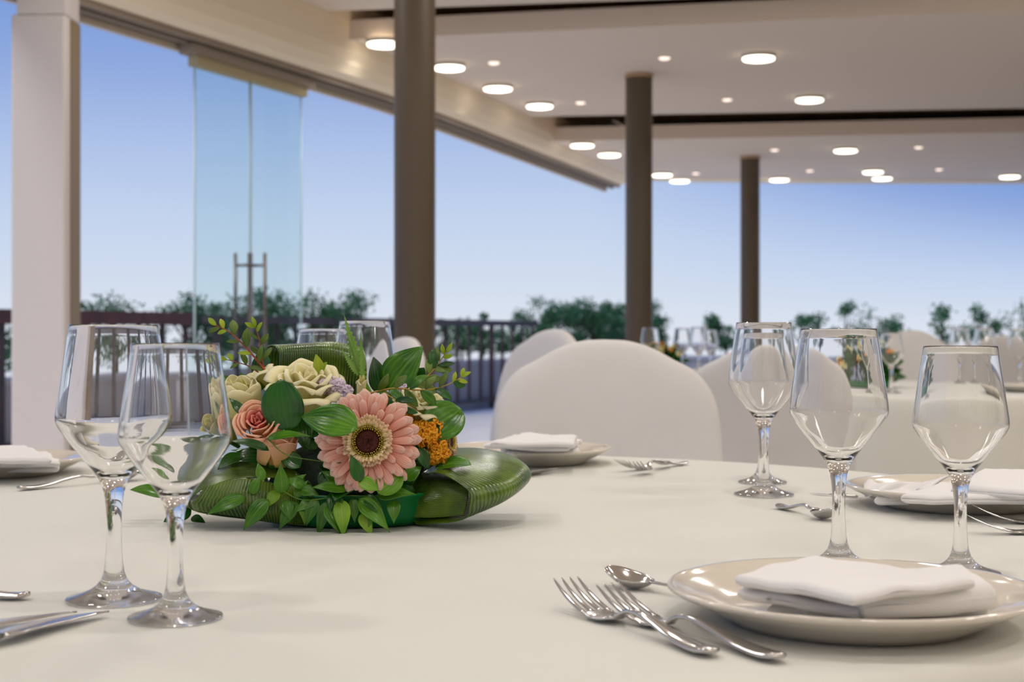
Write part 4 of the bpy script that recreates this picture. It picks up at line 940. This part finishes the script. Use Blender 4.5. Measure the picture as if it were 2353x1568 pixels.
# blooms
def frame(axis):
    z = Vector(axis).normalized(); x = Vector((0, 0, 1)).cross(z)
    if x.length < 0.05: x = Vector((1, 0, 0))
    x.normalize(); y = z.cross(x); return Matrix((x, y, z)).transposed()
def place_bm(bm, c, axis, spin=0):
    M = Matrix.Translation(c) @ frame(axis).to_4x4() @ Matrix.Rotation(spin, 4, 'Z'); bmesh.ops.transform(bm, matrix=M, verts=bm.verts)
def rose(c, axis, Rr, Hh, layers, label, m_in, m_out, seed=0, openf=1.0):
    """layers: list of (petals, base radius, top radius, height, curl) as fractions"""
    r = random.Random(seed); root = None
    for li, (n, rb, rt, h, curl) in enumerate(layers):
        bm = bmesh.new(); a0 = r.uniform(0, 6.28)
        for k in range(n):
            a = a0 + 2*PI*k/n + r.uniform(-.15, .15); span = (1.35*PI/n + 0.25) if n > 2 else 1.9
            hh = h*Hh*r.uniform(.92, 1.06); tilt = r.uniform(-.04, .08); ph = r.uniform(0, 6); rows = []
            for i in range(13):
                v = i/12; row = []
                for j in range(15):
                    u = 2*j/14-1
                    wv = math.sin(PI*min(1, v*0.62+0.12))**0.55*(1 if v < .75 else math.sqrt(max(0, 1-((v-.75)/.25)**2*0.55)))
                    ang = a + u*span*0.5*wv*2*0.62
                    rad = Rr*(rb + (rt-rb+tilt)*v**1.25) + curl*Rr*max(0, v-0.62)**1.5*2.6 + 0.02*Rr*k/n*2
                    z = hh*(math.sin(v*PI/2)**0.9) - curl*Rr*max(0, v-0.7)**1.6*3.2 - hh*0.16*u*u*v
                    rad += Rr*0.018*math.sin(4*u+ph)*v*v + Rr*0.04*u*u*v*0.6
                    z += Rr*0.016*math.sin(5*u+ph*2)*v**3
                    row.append(Vector((rad*math.cos(ang), rad*math.sin(ang), z)))
                rows.append(row)
            grid_mesh(bm, rows)
        place_bm(bm, Vector(), axis)
        m = m_in if li < len(layers)*0.4 else m_out
        if root is None:
            root = bpy.data.objects.new('rose', None); col.objects.link(root); root.parent = arr; root.location = c; root['label'] = label; root.empty_display_size = .01
        o = from_bm('petals', bm, m, root, recalc=False); solid(o, 0.0007)
    bm = bmesh.new(); add_lathe(bm, [(0, -0.02*1), (Rr*.12, -0.018), (Rr*.3, -0.004), (Rr*.34, Hh*.15), (0, Hh*.2)], 16); place_bm(bm, Vector(), axis); from_bm('sepals', bm, LM['mid'], root)
    return root
FULL = [(3, .02, .10, .92, 0), (3, .08, .22, .98, .02), (4, .2, .38, 1.0, .05), (5, .34, .55, .96, .08), (5, .5, .74, .88, .13), (6, .6, .98, .74, .20)]
rose(A(704, 935, -.012), (0.12, -0.5, 1), .040, .046, FULL, 'large open cream rose', M_CREAM, M_CREAM, 3)
rose(A(560, 952, -.01), (-.05, -0.35, 1), .024, .040, [(3, .05, .15, .95, 0), (3, .2, .35, .98, .02), (4, .45, .62, 1.0, -.1), (4, .7, .84, .96, -.2), (4, .85, .95, .92, -.25)], 'round greenish cream rosebud on the left', M_CREAMG, M_CREAM, 5)
rose(A(528, 1005, .0), (-.4, -0.6, .6), .020, .03, [(3, .1, .3, 1, 0), (4, .5, .8, .9, -.1)], 'greenish cream bud under the left rosebud', M_CREAMG, M_CREAMG, 6)
rose(A(598, 990, -.045), (.0, -1.0, .62), .0235, .030, [(3, .03, .10, .90, 0), (3, .12, .24, .96, .01), (4, .26, .42, 1.0, .03), (4, .46, .62, 1.0, .04), (5, .66, .84, .98, .06), (5, .78, .98, .9, .12)], 'small peach rose with pink heart', M_PEACHI, M_PEACH, 8)
rose(A(632, 1060, -.040), (.15, -.25, 1), .024, .030, [(3, .4, .5, .9, 0), (4, .6, .7, 1, 0), (4, .8, .9, 1.0, -.05)], 'second peach rose tucked below the first', M_PEACH, M_PEACH, 9)
rose(A(955, 965, -.015), (.35, -0.35, 1), .030, .034, FULL[1:], 'cream rose half hidden behind the round leaf', M_CREAM, M_CREAM, 12)
rose(A(612, 885, .01), (-.5, -0.3, 1), .013, .020, [(3, .1, .5, .9, .1), (4, .3, 1.0, 1, .5)], 'small pale cream bloom', M_CREAM, M_CREAM, 13)
rose(A(828, 925, -.03), (.1, -0.3, 1), .010, .030, [(3, .1, .2, 1, 0), (3, .4, .5, .9, .1)], 'slender cream bud', M_CREAMG, M_CREAM, 14)

def gerbera(c, axis, Rr, label, seed=0):
    r = random.Random(seed); root = bpy.data.objects.new('gerbera', None); col.objects.link(root); root.parent = arr; root.location = c; root['label'] = label; root.empty_display_size = .01
    def ring(nm, n, r0, r1, wd, lift, drp, m, jit=.08):
        bm = bmesh.new()
        for k in range(n):
            a = 2*PI*(k+r.uniform(-.25, .25))/n; L = (r1-r0)*r.uniform(1-jit, 1+jit*.5); dz = r.uniform(-.04, .05)*Rr; rows = []; w_ = wd*r.uniform(.9, 1.12); tw = r.uniform(-.25, .25)
            for i in range(11):
                t = i/10; rr = r0+L*t; hw = w_*0.5*(0.55+0.45*math.sin(PI*min(1, t*.62+.08)))*(1 if t < .8 else math.sqrt(max(0.02, 1-((t-.8)/.2)**2)))
                z = lift*math.sin(t*PI*.55) - drp*t*t + dz*t; row = []
                for j in range(7):
                    u = 2*j/6-1; row.append(Vector((rr*math.cos(a)-u*hw*math.sin(a), rr*math.sin(a)+u*hw*math.cos(a), z - hw*0.35*u*u + hw*.12*math.cos(3*PI*u) + tw*u*hw)))
                rows.append(row)
            grid_mesh(bm, rows)
        place_bm(bm, Vector(), axis); o = from_bm(nm, bm, m, root, recalc=False); solid(o, .0005)
    ring('outer_petals', 26, Rr*.25, Rr, Rr*.235, Rr*.05, Rr*.08, M_GERB)
    ring('middle_petals', 25, Rr*.25, Rr*.94, Rr*.205, Rr*.10, Rr*.05, M_GERB)
    ring('inner_petals', 22, Rr*.25, Rr*.80, Rr*.14, Rr*.13, Rr*.02, M_GERB, .3)
    ring('cream_ruff', 60, Rr*.24, Rr*.50, Rr*.06, Rr*.20, -Rr*.02, M_RUFF, .2)
    ring('cream_ruff', 50, Rr*.22, Rr*.42, Rr*.05, Rr*.24, -Rr*.03, M_RUFF, .2)
    bm = bmesh.new()
    for q, (n, rr, h) in enumerate(((54, .335, .17), (50, .30, .19), (44, .265, .19), (36, .23, .18))):
        for k in range(n):
            a = 2*PI*(k+.5*(q % 2)+r.uniform(-.2, .2))/n; p = Vector((Rr*rr*math.cos(a), Rr*rr*math.sin(a), Rr*.05)); e = p*1.04+Vector((0, 0, Rr*h*r.uniform(.75, 1.1)))
            add_tube(bm, [p, e], [Rr*.008, Rr*.013], 5)
    place_bm(bm, Vector(), axis); from_bm('stamens', bm, M_STAM, root)
    bm = bmesh.new(); add_lathe(bm, [(0, Rr*.13), (Rr*.09, Rr*.15), (Rr*.18, Rr*.17), (Rr*.235, Rr*.12), (Rr*.25, Rr*.02)], 32)
    for k in range(110):
        a = r.uniform(0, 6.28); rr = Rr*.23*math.sqrt(r.random()); p = Vector((rr*math.cos(a), rr*math.sin(a), Rr*.12)); add_tube(bm, [p, p+Vector((0, 0, Rr*r.uniform(.04, .09)))], [Rr*.014, Rr*.006], 5)
    place_bm(bm, Vector(), axis); from_bm('flower_heart', bm, M_DISC, root)
    bm = bmesh.new(); add_lathe(bm, [(0, -Rr*.12), (Rr*.2, -Rr*.06), (Rr*.27, 0.0), (0, 0)], 24); place_bm(bm, Vector(), axis); from_bm('calyx', bm, LM['mid'], root)
gerbera(A(846, 1016, -.088), (.02, -1, .14), .0545, 'large salmon pink gerbera with dark heart', 2)
gerbera(A(1028, 1018, -.018), (1.0, -.35, .1), .026, 'second pink gerbera seen from the side on the right', 4)

def statice(pts, rad, n, fl, m, label, seed):
    r = random.Random(seed); bm = bmesh.new()
    for k in range(n):
        c0 = A(*r.choice(pts)); v = Vector((r.gauss(0, 1), r.gauss(0, 1)-.4, r.gauss(0, 1))).normalized(); c = c0+v*rad*r.uniform(.6, 1.0)
        f3 = frame(v+Vector((r.gauss(0, .3), r.gauss(0, .3)-.2, r.gauss(0, .3))))
        np_ = 5
        for q in range(np_):
            a = 2*PI*q/np_; rows = []
            for i in range(5):
                t = i/4; rows.append([c + f3 @ Vector((fl*t*math.cos(a+u*.62*(t**.5)), fl*t*math.sin(a+u*.62*(t**.5)), fl*(.9*t-.55*t*t)+fl*.16*math.sin(9*u+q+k)*t)) for u in (-1, -.5, 0, .5, 1)])
            grid_mesh(bm, rows)
    o = from_bm('statice_cluster', bm, m, arr, recalc=False); o['label'] = label; solid(o, .0003)
statice([(970, 985, -.045), (990, 1000, -.05), (1005, 1020, -.052), (1008, 1042, -.05), (975, 1010, -.052), (998, 1048, -.05), (998, 985, -.045), (955, 990, -.045)], .008, 170, .0052, M_ORANGE, 'orange ruffled statice', 3)
statice([(936, 955, -.04)], .005, 12, .0045, M_ORANGE, 'small tuft of orange statice', 4)
statice([(745, 888, -.035), (762, 884, -.035), (780, 890, -.035), (792, 903, -.035), (770, 892, -.035)], .006, 60, .0055, M_LILAC, 'lilac statice above the gerbera', 5)
statice([(905, 905, -.02), (925, 900, -.02), (940, 912, -.02)], .005, 14, .0045, M_LILAC, 'pale lilac statice behind the twig', 6)

# ------------------------------------------------------------------ low arrangements on the distant tables
def small_bouquet(x, y, label, seed, h=0.2):
    r = random.Random(seed); t = thing('flower_arrangement', (x, y, TZ+.001), label, 'flower arrangement')
    bm = bmesh.new(); add_lathe(bm, [(0, 0.0), (.07, 0), (.08, .03), (.07, .03), (0, .02)], 24); from_bm('dish', bm, M_TRAY, t)
    bm = bmesh.new(); bo = bmesh.new(); bc = bmesh.new()
    for k in range(150):
        a = r.uniform(0, 6.28); e = r.uniform(0, 1.5); d = Vector((math.cos(a)*math.cos(e), math.sin(a)*math.cos(e), math.sin(e))); p = d*0.05+Vector((0, 0, .03)); q = Vector((d.x*.17, d.y*.14, .03+d.z*(h-.04)))*r.uniform(.6, 1)
        leaf_bm(bm, p+(q-p)*.4, q, .03, n=(d.y, -d.x, .5), nu=4, nv=2)
    from_bm('foliage', bm, LM['dark'], t, recalc=False); bo.free(); bc.free()
    for (nm, n_, rr, m_) in (('orange_bloom', 7, .018, M_ORANGE), ('cream_bloom', 6, .028, M_CREAM)):
        for k in range(n_):
            a = r.uniform(0, 6.28); e = r.uniform(.3, 1.3); c = Vector((.12*math.cos(a)*math.cos(e), .1*math.sin(a)*math.cos(e), .04+(h-.06)*math.sin(e))); b_ = bmesh.new()
            for q in range(9):
                v = Vector((r.gauss(0, 1), r.gauss(0, 1), r.gauss(.5, 1))).normalized(); leaf_bm(b_, c, c+v*rr, rr*1.1, n=v.cross(Vector((.3, .5, .2))), nu=4, nv=4, shape='round')
            from_bm(nm, b_, m_, t, recalc=False)
small_bouquet(T2.x+.02, T2.y-.05, 'blurred low flower arrangement on the second table, seen through the tall middle glass', 3, .19)
small_bouquet(T4.x-.05, T4.y+.1, 'blurred low flower arrangement on the table behind the large domed chair', 5, .17)
for (x, y, lb) in ((T2.x+.5, T2.y-.45, 'blurred cream plate on the second table near the right picture edge'), (T3.x-.5, T3.y-.4, 'blurred cream plate on the distant right table')):
    plate(Vector((x, y)), 1.0, lb)
